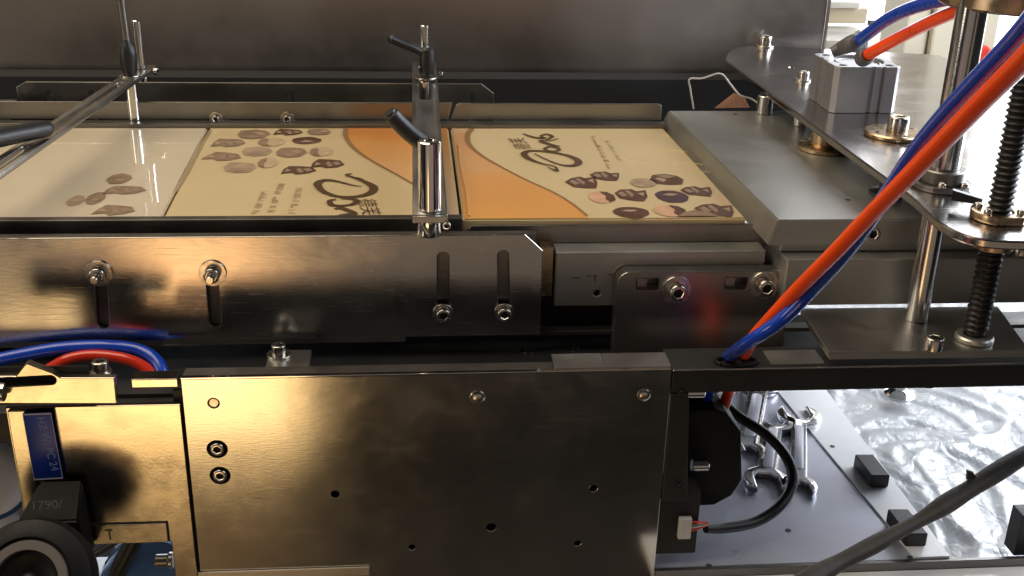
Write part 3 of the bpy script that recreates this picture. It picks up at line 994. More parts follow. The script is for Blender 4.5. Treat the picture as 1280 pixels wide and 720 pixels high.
t = thing('threaded_spindle', 'black threaded spindle rising through the upper plate at the right', 'threaded rod', (rx, ry, -0.0455))
finish(threadbm(rx, ry, -0.0455, 0.20, 0.0080, 0.0040, 0.0016), 'screw_thread', 'black_oxide', t)
lathe('nut_body', 'brass', [(0.009, 0), (0.0125, 0), (0.0132, 0.0008), (0.0132, 0.012), (0.0125, 0.013), (0.009, 0.013)], (rx, ry, 0.0165), (0, 0, 1), 40, t)
flg = [(rx + 0.0175 * math.cos(a), ry + 0.0175 * math.sin(a)) for a in [math.radians(k) for k in list(range(-60, 61, 10)) + list(range(120, 241, 10))]]
bm = platebm(flg, [circ(rx, ry, 0.0088, 28)], 0.005, 0.0006, origin=(0, 0, 0.0365), U=(1, 0, 0), V=(0, 1, 0), back=(0, 0, 1))
finish(bm, 'nut_flange', 'brass', t)
for a in (150, 210, 35, -35):
    x_, y_ = rx + 0.0128 * math.cos(math.radians(a)), ry + 0.0128 * math.sin(math.radians(a))
    put(CAP, 'cap_screw', t, (x_, y_, 0.0416), 0.0026, (0, 0, 1), 0.3)
p = Vector((rx - 0.016, ry + 0.022, 0.043))
bm = hexa([(p.x - 0.006, p.y, 0.041), (p.x + 0.010, p.y - 0.010, 0.041), (p.x + 0.012, p.y - 0.006, 0.041), (p.x - 0.004, p.y + 0.004, 0.041),
           (p.x - 0.006, p.y, 0.048), (p.x + 0.010, p.y - 0.010, 0.045), (p.x + 0.012, p.y - 0.006, 0.045), (p.x - 0.004, p.y + 0.004, 0.048)])
finish(bm, 'locking_tab', 'black_oxide', t)

# ================================================================== upper plate
t = thing('upper_plate', 'raised steel plate with a curved near corner carrying the air cylinder', 'mounting plate', (0.42, 0.15, 0.030))
L0 = [(0.3299, 0.404, 0.036), (0.3337, 0.0562, 0.036), (0.3353, -0.0351, 0.036)]
arc = [(0.3357, -0.053, 0.036), (0.3347, -0.0736, 0.036), (0.3325, -0.0947, 0.036), (0.3324, -0.1147, 0.036), (0.3359, -0.1295, 0.036), (0.3438, -0.1397, 0.036), (0.3568, -0.1442, 0.036), (0.3736, -0.1459, 0.036)]
bk = [(0.341, 0.439, 0.036), (0.3578, 0.4716, 0.036), (0.3768, 0.4841, 0.036)]
out = [(0.48, arc[-1][1]), (0.48, 0.16), (0.58, 0.44), (bk[2][0] + 0.02, bk[2][1] + 0.004), (bk[2][0], bk[2][1]), (bk[1][0], bk[1][1]), (bk[0][0], bk[0][1])] + [(p[0], p[1]) for p in L0] + \
      [(p.x, p.y) for p in catmull([(q[0], q[1], 0) for q in arc], 4)]
h1, h2 = (0.3903, 0.3688, 0.036), (0.4143, 0.1162, 0.036)
out = [(0.58, -0.146), (0.58, 0.44)] + out[3:]
plate('plate', 'plate_steel', out, [circ(h1[0], h1[1], 0.0032, 14)], 0.006, t, origin=(0, 0, 0.030), U=(1, 0, 0), V=(0, 1, 0), back=(0, 0, 1), bev=0.0012)
p = (0.3956, 0.4825, 0.036)
put(WASH, 'washer', t, (p[0], p[1], 0.0361), 0.0105, (0, 0, 1))
put(CAPT, 'cap_screw', t, (p[0], p[1], 0.0375), 0.0075, (0, 0, 1), 0.2)
p = (0.3818, 0.3077, 0.036)
put(WASH, 'washer', t, (p[0], p[1], 0.0361), 0.0085, (0, 0, 1))
put(CAPT, 'cap_screw', t, (p[0], p[1], 0.0372), 0.0052, (0, 0, 1), 0.2)
# brass rimmed disc with dark screw
p = (0.3873, 0.0985, 0.036)
d = lathe('clamp_disc', 'brass', [(0, 0), (0.0225, 0), (0.0235, 0.0010), (0.0235, 0.0030), (0.0225, 0.0042), (0.0060, 0.0044), (0, 0.0044)], (p[0], p[1], 0.0361), (0, 0, 1), 48, t)
put(CAPT, 'cap_screw', d, (p[0] + 0.003, p[1] + 0.002, 0.0405), 0.0083, (0, 0, 1), 0.5)
for dx, dy in ((0.017, 0.006), (-0.016, -0.004), (0.002, -0.017)):
    lathe('pin_hole', 'socket_dark', [(0, 0), (0.0018, 0)], (p[0] + dx, p[1] + dy, 0.0407), (0, 0, 1), 14, d)
# posts between plate and slab
for px__, r in (((0.3335, 0.2684, 0.0122), 0.0075), ((0.3539, 0.2234, 0.0122), 0.0065)):
    lathe('stand_off', 'rod_steel', rodprof(r, 0.0001, 0.0175), (px__[0], px__[1], 0.0123), (0, 0, 1), 28, t)
p = (0.3483, 0.143, 0.0122)
lathe('foot_pad', 'brass', [(0, 0), (0.0215, 0), (0.0225, 0.0010), (0.0225, 0.0034), (0.0205, 0.0045), (0.0120, 0.0060), (0.0120, 0.0176)], (p[0], p[1], 0.0123), (0, 0, 1), 40, t)
p = (0.3322, -0.0022, 0.0122)
lathe('foot_pad', 'black_oxide', [(0, 0), (0.0125, 0), (0.0130, 0.0010), (0.0130, 0.0034), (0.0060, 0.0045), (0.0060, 0.0176)], (p[0] + 0.02, p[1] + 0.02, 0.0123), (0, 0, 1), 40, t)

# pillar with collar
t = thing('guide_pillar', 'thick polished pillar standing on the upper plate in a black flanged collar', 'guide rod', (0.364, -0.039, 0.0361))
cx, cy = 0.366, -0.036
lathe('pillar', 'rod_steel', rodprof(0.0100, 0.0, 0.30), (cx, cy, 0.0362), (0, 0, 1), 48, t)
col_o = [(cx + 0.0200 * math.cos(a), cy + 0.0200 * math.sin(a)) for a in [math.radians(k) for k in list(range(-50, 51, 10)) + list(range(70, 111, 10)) + list(range(130, 231, 10)) + list(range(250, 291, 10))]]
plate('flange', 'dark_steel', col_o, [circ(cx, cy, 0.0103, 32)], 0.004, t, origin=(0, 0, 0.0362), U=(1, 0, 0), V=(0, 1, 0), back=(0, 0, 1))
lathe('collar', 'dark_steel', [(0.0103, 0), (0.0145, 0), (0.0150, 0.0006), (0.0150, 0.0085), (0.0142, 0.0095), (0.0103, 0.0095)], (cx, cy, 0.0403), (0, 0, 1), 40, t)
for a in (20, 160, -60, 100, -115, 50):
    put(CAP, 'cap_screw', t, (cx + 0.0175 * math.cos(math.radians(a)), cy + 0.0175 * math.sin(math.radians(a)), 0.0403), 0.0028, (0, 0, 1), 0.3)

t = thing('upper_disc', 'heavy brown steel disc clipped by the top right corner above the pillar', 'flange', (0.405, -0.03, 0.158))
lathe('disc', 'brass', [(0, 0), (0.050, 0), (0.0525, 0.002), (0.0525, 0.028), (0.050, 0.030), (0, 0.030)], (0.4055, -0.02, 0.157), (0, 0, 1), 64, t)

# ================================================================== air cylinder
t = thing('air_cylinder', 'square grey aluminium compact air cylinder bolted on the upper plate', 'pneumatic cylinder', (0.391, 0.205, 0.036))
X0, X1, Y0, Y1, Z0, Z1 = 0.3612, 0.4195, 0.1735, 0.2345, 0.0362, 0.0762
g = 0.0022
mxc = 0.5 * (X0 + X1)
myc = 0.5 * (Y0 + Y1)
ch = 0.004
ol = [(X0 + ch, Y0), (X0 + .031, Y0), (X0 + .032, Y0 + g), (X0 + .035, Y0 + g), (X0 + .036, Y0 + .0006), (X0 + .041, Y0 + .0006), (X0 + .042, Y0 + g), (X0 + .0435, Y0 + g), (X0 + .0445, Y0), (X1 - ch, Y0),
      (X1, Y0 + ch), (X1, Y1 - ch), (X1 - ch, Y1), (X0 + ch, Y1),
      (X0, Y1 - ch), (X0, Y0 + .042), (X0 + g, Y0 + .041), (X0 + g, Y0 + .037), (X0 + .0006, Y0 + .036), (X0 + .0006, Y0 + .031), (X0 + g, Y0 + .030), (X0 + g, Y0 + .027), (X0, Y0 + .026), (X0, Y0 + ch)]
cc = [(X0 + .0085, Y0 + .0085), (X1 - .0085, Y0 + .0085), (X1 - .0085, Y1 - .0085), (X0 + .0085, Y1 - .0085)]
plate('cylinder_body', 'anodised_aluminium', ol, [circ(x, y, 0.0036, 18) for x, y in cc] + [circ(mxc, myc, 0.0235, 48)], Z1 - Z0, t, origin=(0, 0, Z0), U=(1, 0, 0), V=(0, 1, 0), back=(0, 0, 1), bev=0.0006)
lathe('end_cap', 'anodised_aluminium', [(0, 0), (0.0165, 0), (0.0172, 0.0008), (0.0172, 0.0008), (0.0190, -0.0010), (0.0215, -0.0010), (0.0233, -0.0012)], (mxc, myc, Z1 - 0.0022), (0, 0, 1), 48, t)
lathe('snap_ring', 'rod_steel', [(0.0200, 0), (0.0230, 0), (0.0230, 0.0008), (0.0200, 0.0008)], (mxc, myc, Z1 - 0.0028), (0, 0, 1), 48, t)
for x, y in cc:
    lathe('bolt_recess', 'socket_dark', [(0, 0), (0.0034, 0)], (x, y, Z1 - 0.004), (0, 0, 1), 16, t)
# fittings at the back
f0 = (0.3928, 0.2293, 0.082)
tip = Vector((0.3826, 0.186, 0.09488))
bm = tubebm([Vector((0.3628, 0.192, 0.08471)), Vector((0.37, 0.19, 0.08925)), Vector((0.3735, 0.1788, 0.0948)), tip], 0.008, seg=20, rad=lambda f: 0.0045 + 0.0045 * f)
e = finish(bm, 'elbow_fitting', 'dark_grey_paint', t)
finish(tubebm([tip, tip + (tip - Vector((0.3761, 0.1881, 0.09172))).normalized() * 0.004], 0.0098, seg=20, n=1), 'release_ring', 'grey_paint', e)

p = Vector((0.3802, 0.1635, 0.0863))
lathe('push_fitting', 'dark_grey_paint', [(0, -0.004), (0.0068, -0.004), (0.0072, -0.003), (0.0072, 0.005), (0.0060, 0.0065), (0.0050, 0.0065)], p, Vector((0.3827, 0.1426, 0.09765)) - p, 28, t)
# ================================================================== pneumatic tubes
RT = 0.004
tag(tube('air_tube', 'blue_tube', [(0.3783, 0.1773, 0.09714), (0.3797, 0.1568, 0.1088), (0.38, 0.1263, 0.1243), (0.3796, 0.08468, 0.1394), (0.3782, 0.03177, 0.1537), (0.3738, -0.03157, 0.1686), (0.369, -0.09533, 0.1858)], 0.0052), 'blue air tube leaving the elbow on the square cylinder', 'air tube')
tag(tube('air_tube', 'orange_tube', [(0.3813, 0.1633, 0.08769), (0.3827, 0.1426, 0.09765), (0.388, 0.1101, 0.1145), (0.3849, 0.05903, 0.1336), (0.384, 0.01699, 0.1488), (0.3779, -0.0451, 0.1685), (0.3679, -0.1061, 0.1871)], 0.0050), 'orange air tube running from the square cylinder to the thick pillar top', 'air tube')
tag(tube('air_tube', 'orange_tube', [(0.1942, -0.4426, 0.2255), (0.2047, -0.395, 0.1953), (0.2087, -0.3666, 0.1752), (0.2124, -0.3342, 0.1508), (0.2139, -0.3024, 0.1243), (0.2142, -0.267, 0.09314), (0.2108, -0.2413, 0.06541), (0.2064, -0.212, 0.03431), (0.2005, -0.1884, 0.004717), (0.1997, -0.1648, -0.01959), (0.2248, -0.078, -0.0748), (0.222, -0.07, -0.0974), (0.219, -0.06, -0.1285)], 0.0040, seg=20, n=10), 'long orange air tube crossing the upper plate diagonally to the front beam', 'air tube')
tag(tube('air_tube', 'blue_tube', [(0.1951, -0.4307, 0.2308), (0.2076, -0.3839, 0.2013), (0.2118, -0.3554, 0.181), (0.216, -0.3229, 0.1571), (0.2192, -0.2961, 0.1347), (0.222, -0.2733, 0.1122), (0.2218, -0.2522, 0.08587), (0.2187, -0.233, 0.05992), (0.2133, -0.2119, 0.03276), (0.2017, -0.2031, 0.01138), (0.1921, -0.1817, -0.0119), (0.2091, -0.092, -0.0663), (0.2042, -0.085, -0.0831), (0.2037, -0.07, -0.1161)], 0.0040, seg=20, n=10), 'long blue air tube twisted around the orange one down to the front beam', 'air tube')
tag(tube('air_tube', 'red_tube', [(0.2263, -0.075, -0.0701), (0.2295, -0.082, -0.0765), (0.2163, -0.07, -0.0973), (0.1958, -0.07, -0.1057), (0.1924, -0.05, -0.1334)], 0.004), 'short red tube end tucked beneath the front beam by the motor', 'air tube')
tag(tube('air_tube', 'blue_tube', [(-0.3093, -0.052, -0.0871), (-0.2884, -0.05, -0.0813), (-0.2626, -0.047, -0.0767), (-0.2365, -0.045, -0.0733), (-0.2101, -0.045, -0.0726), (-0.1888, -0.046, -0.0749), (-0.1758, -0.052, -0.0795), (-0.1697, -0.06, -0.0871), (-0.1685, -0.07, -0.1013)], 0.0046, seg=18), 'blue air tube arching over the gold bracket at the left edge', 'air tube')
tag(tube('air_tube', 'red_tube', [(-0.2453, -0.056, -0.084), (-0.2317, -0.055, -0.0769), (-0.216, -0.054, -0.0747), (-0.1973, -0.056, -0.0759), (-0.1837, -0.058, -0.0806), (-0.1761, -0.062, -0.0871), (-0.1717, -0.07, -0.1012)], 0.0038, seg=18), 'red air tube curving just under the blue one at the left', 'air tube')


# ================================================================== bar clamps (two)
def lever(parent, base, hand_end, r_base, body_h, sz=1.0, name='clamp_lever'):
    """black adjustable clamping lever"""
    b = Vector(base)
    bm = lathebm([(0, 0), (r_base * 0.85, 0), (r_base, 0.002), (r_base * 1.05, body_h * 0.6), (r_base * 0.95, body_h * 0.92), (r_base * 0.5, body_h), (0, body_h)], b, (0, 0, 1), 24)
    h = Vector(hand_end)
    s = b + Vector((0, 0, body_h * 0.72))
    add(bm, tubebm([s, s.lerp(h, 0.35) + Vector((0, 0, 0.001)), s.lerp(h, 0.7), h], r_base * 0.8, seg=14, rad=lambda f: r_base * (0.72 + 0.10 * f) * (1.0 if f < 0.93 else 0.72), squash=0.8))
    o = finish(bm, name, 'black_plastic', parent)
    return o


def arm(parent, a, b, w, th, sl, mt):
    """slotted flat bar from a to b (centre points of top face ends)"""
    a, b = Vector(a), Vector(b)
    L = (b - a).length
    U = (b - a) / L
    V = Vector((0, 0, 1)).cross(U).normalized()
    Nn = U.cross(V)
    ol = rrect(0, -w / 2, L, w / 2, 0.0015, 3)
    hs = [slot(s0, 0, s1, 0, sw) for s0, s1, sw in sl]
    bm = platebm(ol, hs, th, 0.0005, origin=a, U=U, V=V, back=-Nn)
    return finish(bm, 'slotted_arm', mt, parent)


t = thing('hold_down_clamp', 'slotted arm clamp with two black levers standing between the two printed cartons', 'clamp', (0.011, -0.035, 0.003), 'slotted arm clamps over the conveyor')
A, B = Vector((0.0117, -0.044, 0.0205)), Vector((0.0132, 0.372, 0.038))
arm(t, A, B, 0.0235, 0.005, [(0.285, 0.398, 0.0056)], 'rail_steel')
lathe('front_post', 'chrome', [(0, 0), (0.0072, 0), (0.0078, 0.0006), (0.0078, 0.0470), (0.0070, 0.0478), (0.0040, 0.0480), (0.0040, 0.0470), (0, 0.0470)], (0.0117, -0.0345, 0.0208), (0, 0, 1), 40, t)
lathe('bushing', 'chrome', [(0.0078, 0), (0.0082, 0.0006), (0.0082, 0.012), (0.0082, 0.0132), (0, 0.0132)], (0.0112, -0.0345, 0.0027), (0, 0, 1), 40, t)
o = box('end_face', 'satin_steel', 0.000, 0.0235, -0.0466, -0.0444, 0.0150, 0.0200, t)
screw(t, (0.0225, -0.0475, 0.0140), 0.0028, me=CAP)
p = Vector((0.0128, 0.315, 0.0362))
lathe('rear_post', 'chrome', rodprof(0.0050, -0.045, -0.0045), (p.x, p.y, p.z), (0, 0, 1), 28, t)
q = (0.0135, 0.318, 0.0842)
lathe('rear_post', 'rod_steel', rodprof(0.0042, 0.0, q[2] - 0.040, 0.0008), (0.0130, 0.318, 0.040), (0, 0, 1), 28, t)
b0 = Vector((0.0152, 0.305, 0.0385))
put(WASH, 'washer', t, (b0.x - 0.001, b0.y - 0.002, 0.0368), 0.0105, (0, 0, 1))
lever(t, b0, Vector((-0.0208, 0.3, 0.076)), 0.0068, 0.0275)
screw(t, Vector((0.0270, 0.318, 0.0375)), 0.003, axis=(1, 0, 0))
b1 = Vector((0.0125, 0.070, 0.030))
put(WASH, 'washer', t, (0.0125, 0.068, 0.0262), 0.0085, (0, 0, 1))
put(NUT, 'hex_nut', t, (0.0125, 0.068, 0.0273), 0.0068, (0, 0, 1), 0.3)
bm = tubebm([Vector((0.009, 0.052, 0.0423)), Vector((-0.0015, 0.05, 0.0512)), Vector((-0.0095, 0.048, 0.0595)), Vector((-0.0162, 0.046, 0.0677))], 0.006, seg=16, rad=lambda f: (0.0066 - 0.0006 * f) * (1 if f < 0.95 else 0.8))
finish(bm, 'clamp_lever', 'black_plastic', t)

t = thing('hold_down_clamp', 'slotted arm clamp reaching across the pale carton at the far left', 'clamp', (-0.27, 0.3, 0.0), 'slotted arm clamps over the conveyor')
A, B = Vector((-0.2778, -0.028, 0.043)), Vector((-0.2475, 0.3277, 0.043))
Lx = (B - A).normalized()
s0, s1 = (Vector((-0.2662, 0.1309, 0.043)) - A).dot(Lx), (Vector((-0.2637, 0.248, 0.043)) - A).dot(Lx)
arm(t, A, B, 0.0180, 0.004, [(s0, s1, 0.0030), (0.004, (Vector((-0.2727, 0.041, 0.043)) - A).dot(Lx), 0.0030)], 'rail_steel')
kq = A + Lx * (Vector((-0.2624, 0.2777, 0.043)) - A).dot(Lx)
lathe('rear_post', 'chrome', rodprof(0.0052, 0.0032, 0.0388), (kq.x, kq.y, 0.0), (0, 0, 1), 28, t)
rq = A + Lx * (Vector((-0.253, 0.3093, 0.043)) - A).dot(Lx)
zq = (-0.2507, 0.3, 0.0877)[2]
lathe('rear_rod', 'rod_steel', rodprof(0.0042, 0.0, zq - 0.0432, 0.0008), (rq.x, rq.y, 0.0432), (0, 0, 1), 28, t)
lathe('clamp_lever', 'black_plastic', [(0, 0), (0.0055, 0), (0.0066, 0.003), (0.0078, 0.018), (0.0066, 0.025), (0.0042, 0.028), (0.0032, 0.031), (0, 0.031)], (kq.x, kq.y, 0.0447), (0, 0, 1), 28, t)
tube('lever_rod', 'dark_steel', [(kq.x, kq.y, 0.0745), (kq.x - 0.0010, kq.y, 0.110), (kq.x - 0.002, kq.y, 0.160)], 0.0032, t)
put(WASH, 'washer', t, (kq.x, kq.y, 0.0431), 0.0090, (0, 0, 1))
screw(t, (rq.x + 0.011, rq.y + 0.004, 0.0400), 0.0034, axis=(0.9, -0.4, 0), me=CAP)
screw(t, (rq.x + 0.003, rq.y - 0.012, 0.0360), 0.0036, axis=(0.3, -0.9, 0), me=CAP)
bm = tubebm([(-0.2617, 0.0674, 0.05), (-0.2731, 0.0464, 0.052), (-0.2865, 0.0219, 0.054), (-0.2977, -0.0055, 0.056)], 0.006, seg=14, rad=lambda f: 0.0060 + 0.0016 * f if f > 0.03 else 0.0045)
finish(bm, 'clamp_lever', 'black_plastic', t)

# ================================================================== wire and tag
t = thing('wire_loop', 'bent pale wire with a small copper tag behind the end slab', 'wire', (0.3062, 0.31, 0.0074))
tube('wire', 'wire_grey', [(0.2759, 0.31, 0.0065), (0.271, 0.31, 0.0255), (0.2694, 0.31, 0.0357), (0.2819, 0.31, 0.0366), (0.2989, 0.31, 0.0413), (0.3094, 0.31, 0.032), (0.318, 0.3, 0.0225), (0.3303, 0.3, 0.0186), (0.3425, 0.29, 0.0108)], 0.0009, t, seg=8)
a, b, c, d_ = (0.298, 0.315, 0.0062), (0.3156, 0.32, 0.0211), (0.3257, 0.318, 0.0192), (0.3334, 0.312, 0.007)
bm = platebm([(a[0], a[2]), (d_[0], d_[2]), (c[0], c[2]), (b[0], b[2])], [], 0.0006, 0.0001, origin=(0, 0.314, 0))
finish(bm, 'tag', 'kraft_tag', t)

# ================================================================== front beam and front panel
t = thing('front_beam', 'dark steel frame beam running the full width beneath the guide plates', 'beam', (0.13, -0.115, -0.080))
box('long_flange', 'dark_steel', -0.1455, 0.1665, -0.1120, -0.0980, -0.0690, -0.0635, t, bev=0.0005)
box('right_rail', 'black_paint', 0.1672, 0.60, -0.1150, -0.0830, -0.0795, -0.0626, t, bev=0.0006)
box('bright_edge', 'chrome', -0.1455, 0.1662, -0.1156, -0.1122, -0.0628, -0.0616, t, bev=0.0003)
box('right_edge', 'rod_steel', 0.1672, 0.60, -0.1156, -0.1144, -0.0634, -0.0622, t, bev=0.0003)
for x0, x1, mt_ in (((0.0906, -0.095, -0.065)[0], (0.1237, -0.095, -0.0656)[0], 'satin_steel'), ((0.1243, -0.095, -0.0656)[0], (0.1669, -0.095, -0.0664)[0], 'satin_steel'), ((0.2342, -0.095, -0.0677)[0], (0.2702, -0.095, -0.0684)[0], 'satin_steel')):
    box('joint_plate', mt_, x0, x1, -0.1105, -0.0900, -0.0633, -0.0618, t, bev=0.0003)
box('void_shelf', 'black_paint', -0.42, 0.60, -0.0820, 0.03, -0.0950, -0.0900, t, bev=0)  # black shelf carried left to close the gap and keep it dark
box('inner_bar', 'dark_steel', 0.085, 0.60, -0.030, -0.020, -0.0765, -0.0735, t, bev=0.0004)
for p in ((0.0819, -0.0285, -0.0895), (0.1171, -0.0272, -0.0895)):
    lathe('ring_eye', 'bolt_steel', [(0.0024, 0), (0.0042, 0), (0.0042, 0.0006), (0.0024, 0.0006), (0.0024, 0)], (p[0], p[1], -0.0895), (0, 0, 1), 28, t)
a, b = (-0.1701, -0.05, -0.0709), (-0.1444, -0.05, -0.0695)
finish(hexa([(a[0], -0.0470, a[2] - .0012), (b[0], -0.0470, a[2] - .0012), (b[0], -0.040, a[2] - .0012), (a[0], -0.040, a[2] - .0012),
             (a[0], -0.0490, a[2] + .0012), (b[0], -0.0490, a[2] + .0012), (b[0], -0.040, a[2] + .0012), (a[0], -0.040, a[2] + .0012)]), 'glint_strip', 'chrome', t, 12)  # added chrome face, tilted to mirror the warm lamp as an amber glint
box('hinge_tab', 'satin_steel', (-0.0986, -0.07, -0.0667)[0], (-0.0701, -0.07, -0.0672)[0], -0.0840, -0.050, -0.0790, -0.0750, t, bev=0.0004)
p = (-0.0913, -0.0581, -0.075)
put(WASH, 'washer', t, (p[0], p[1], -0.0749), 0.0085, (0, 0, 1))
put(CAPT, 'cap_screw', t, (p[0], p[1], -0.0738), 0.0050, (0, 0, 1), 0.3)
q = (0.2103, -0.106, -0.0618)
finish(tubebm([(q[0] - 0.010, q[1] - 0.004, -0.0618), (q[0], q[1] - 0.0065, -0.0618), (q[0] + 0.013, q[1] - 0.003, -0.0618), (q[0] + 0.015, q[1] + 0.003, -0.0618), (q[0] + 0.004, q[1] + 0.0065, -0.0618), (q[0] - 0.010, q[1] + 0.004, -0.0618), (q[0] - 0.012, q[1], -0.0618), (q[0] - 0.010, q[1] - 0.004, -0.0618)], 0.0014, seg=10), 'tube_grommet', 'sooty_black', t)
# vertical end bracket
plate('end_bracket', 'black_paint', [(0.1672, -0.162), (0.1850, -0.162), (0.1790, -0.0800), (0.1672, -0.0800)], [], 0.004, t, origin=(0, -0.1160, 0))
screw(t, (0.1738, -0.1165, -0.078), 0.0018, me=CAPB)
screw(t, (0.1787, -0.1165, -0.1497), 0.0018, me=CAPB)

t = thing('drilled_steel_sheet', 'large brushed steel front panel with drilled holes reflecting warm light on its left', 'machine panel', (0.01, -0.115, -0.30))
hp = [((-0.0531, -0.115, -0.1502), .0028), ((0.0509, -0.115, -0.1798), .0032), ((0.1197, -0.115, -0.151), .0026), ((-0.0029, -0.115, -0.1941), .0022), ((0.1109, -0.115, -0.1951), .0022), ((-0.1266, -0.115, -0.0802), .0036)]
cp = [((-0.1269, -0.115, -0.1137), .0050), ((-0.1266, -0.115, -0.1335), .0050)]
plate('sheet', 'brushed_panel', [(-0.1455, -0.30), (0.1665, -0.30), (0.1665, -0.0629), (-0.1455, -0.0629)],
      [circ(p[0], p[2], r, 20) for p, r in hp] + [circ(p[0], p[2], r * 1.28, 24) for p, r in cp], 0.004, t, origin=(0, -0.115, 0), bev=0.0004)
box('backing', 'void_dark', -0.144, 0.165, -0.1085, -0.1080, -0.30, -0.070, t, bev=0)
for p, r in cp:
    put(CAP, 'cap_screw', t, (p[0], -0.1115, p[2]), r * 0.92, FRONT, 0.3)
p, r = hp[-1]
lathe('plug', 'bolt_steel', [(0, 0.001), (0.0028, 0.001), (0.0030, 0)], (p[0], -0.1135, p[2]), FRONT, 20, t)
for p, s in (((0.0404, -0.115, -0.0794), .0050), ((0.1493, -0.115, -0.0803), .0046)):
    put(DOME, 'domed_screw', t, (p[0], -0.1151, p[2]), s, FRONT)

# ================================================================== left gold lit plate group
tag(box('gap_shade_backing', 'black_paint', -0.1520, -0.1440, -0.1120, -0.1085, -0.33, -0.072), 'black backing added to darken the thin gap between the two front plates', 'post')  # black box added so the gap between the plates shows as a dark line
t = thing('left_side_plate', 'worn steel plate glowing gold at the lower left behind the blue label', 'machine panel', (-0.2, -0.118, -0.30))
pw = [(-0.2141, -0.118, -0.1827), (-0.1608, -0.118, -0.1847), (-0.16, -0.118, -0.1646)]
xl, xr = -0.2525, -0.1468
plate('sheet', 'worn_plate', [(xl, -0.0790), (xl, -0.1790), (-0.2190, -0.1812), (-0.1612, -0.1812), (-0.1612, -0.32), (xr, -0.32), (xr, -0.0790)], [], 0.004, t, origin=(0, -0.118, 0), bev=0.0004)
c0, c1 = (-0.2123, -0.1205, -0.1641), (-0.1598, -0.1205, -0.1629)
box('inset_bar', 'worn_plate', -0.2150, -0.1628, -0.1200, -0.1182, -0.1805, -0.1660, t, bev=0.0005)
box('inset_groove', 'socket_dark', -0.2150, -0.1620, -0.1183, -0.1181, -0.1810, -0.1652, t, bev=0)
box('left_flange', 'worn_plate', -0.2505, -0.2400, -0.1215, -0.1182, -0.1530, -0.0795, t, bev=0.0006)
p = (-0.2003, -0.1202, -0.1741)
bm = boxbm(p[0] - .0022, p[0] + .0028, -0.1203, -0.1202, p[2] + .0040, p[2] + .0050, 0)
add(bm, boxbm(p[0], p[0] + .0012, -0.1203, -0.1202, p[2] - .0030, p[2] + .0040, 0))
finish(bm, 'scratch_mark', 'print_brown', t)

# blue label
LU, LV = Vector((1, 0, 0)), Vector((0, 0, 1))
t2 = t
l0, l1, l2, l3 = (-0.2413, -0.1185, -0.081), (-0.2241, -0.1185, -0.0806), (-0.2229, -0.1185, -0.1281), (-0.2408, -0.1185, -0.1288)
bm = platebm([(l3[0], l3[2]), (l2[0], l2[2]), (l1[0], l1[2]), (l0[0], l0[2])], [], 0.0008, 0.0001, origin=(0, -0.1224, 0))
lab = finish(bm, 'printed_label', 'label_blue', t2)
lab['label'] = 'blue sticker with a thin grey edge and faint pale characters reading sideways'
bm = bmesh.new()
cs = [Vector((p[0], -0.12255, p[2])) for p in (l0, l1, l2, l3)]
cen = sum(cs, Vector()) / 4
ins = [c_ + (cen - c_).normalized() * 0.0011 for c_ in cs]
for i in range(4):
    j = (i + 1) % 4
    bm.faces.new([bm.verts.new(v) for v in (cs[i], cs[j], ins[j], ins[i])])
finish(bm, 'label_border', 'label_edge', lab, 0)
dn = (Vector((-0.2301, -0.1226, -0.12)) - Vector((-0.2339, -0.1226, -0.0831)))
dn.y = 0
dn = dn.normalized()
rt = Vector((dn.z, 0, -dn.x))
if rt.x < 0:
    rt = -rt
# characters run down the label
p = Vector((-0.2349, -0.1227, -0.0836)) + rt * 0.0018
glyphs(lab, 'HZ W/ PC 24', (p.x, -0.1227, p.z), dn, rt, 0.0068, 'label_ink')

# bracket above the plate
t = thing('gold_bracket', 'notched steel bracket with a black slot at the left edge under the blue tube', 'bracket', (-0.22, -0.122, -0.080))
P2 = [(-0.2678, -0.122, -0.0731), (-0.184, -0.122, -0.0751), (-0.1835, -0.122, -0.0573), (-0.2153, -0.122, -0.0566), (-0.2196, -0.122, -0.0532), (-0.2338, -0.122, -0.0464), (-0.2353, -0.122, -0.0475), (-0.2415, -0.122, -0.055), (-0.2649, -0.122, -0.0545)]
sa, sb = (-0.2506, -0.122, -0.0592), (-0.2212, -0.122, -0.0579)
plate('notched_plate', 'worn_plate', [(p[0], p[2]) for p in P2], [slot(sa[0], sa[2], sb[0], sb[2], 0.0031)], 0.006, t, origin=(0, -0.1225, 0), bev=0.0005)
tube('round_pin', 'rod_steel', [(-0.2639, -0.128, -0.0612), (-0.2538, -0.128, -0.062), (-0.2473, -0.128, -0.0627)], 0.0058, t, seg=24)
box('slot_back', 'void_dark', -0.285, -0.20, -0.1155, -0.1150, -0.078, -0.052, t, bev=0)
p = (-0.1973, -0.104, -0.064)
put(WASH, 'washer', t, (p[0], p[1] + 0.003, -0.0640), 0.0068, (0, 0, 1))
put(CAPT, 'cap_screw', t, (p[0], p[1] + 0.003, -0.0632), 0.0052, (0, 0, 1), 0.3)
tag(box('short_crossbar', 'worn_plate', (-0.1766, -0.11, -0.0625)[0], -0.1480, -0.1120, -0.1000, -0.0700, -0.0640), 'short gold-lit bar in the dark gap between bracket and front panel', 'bar')
tag(box('recess_shade_block', 'black_paint', -0.46, -0.1470, -0.0990, -0.0400, -0.115, -0.0930, bev=0.0006), 'black block standing in for the dark recess behind the gap at the left', 'shade block')  # recess shade made as a solid black block

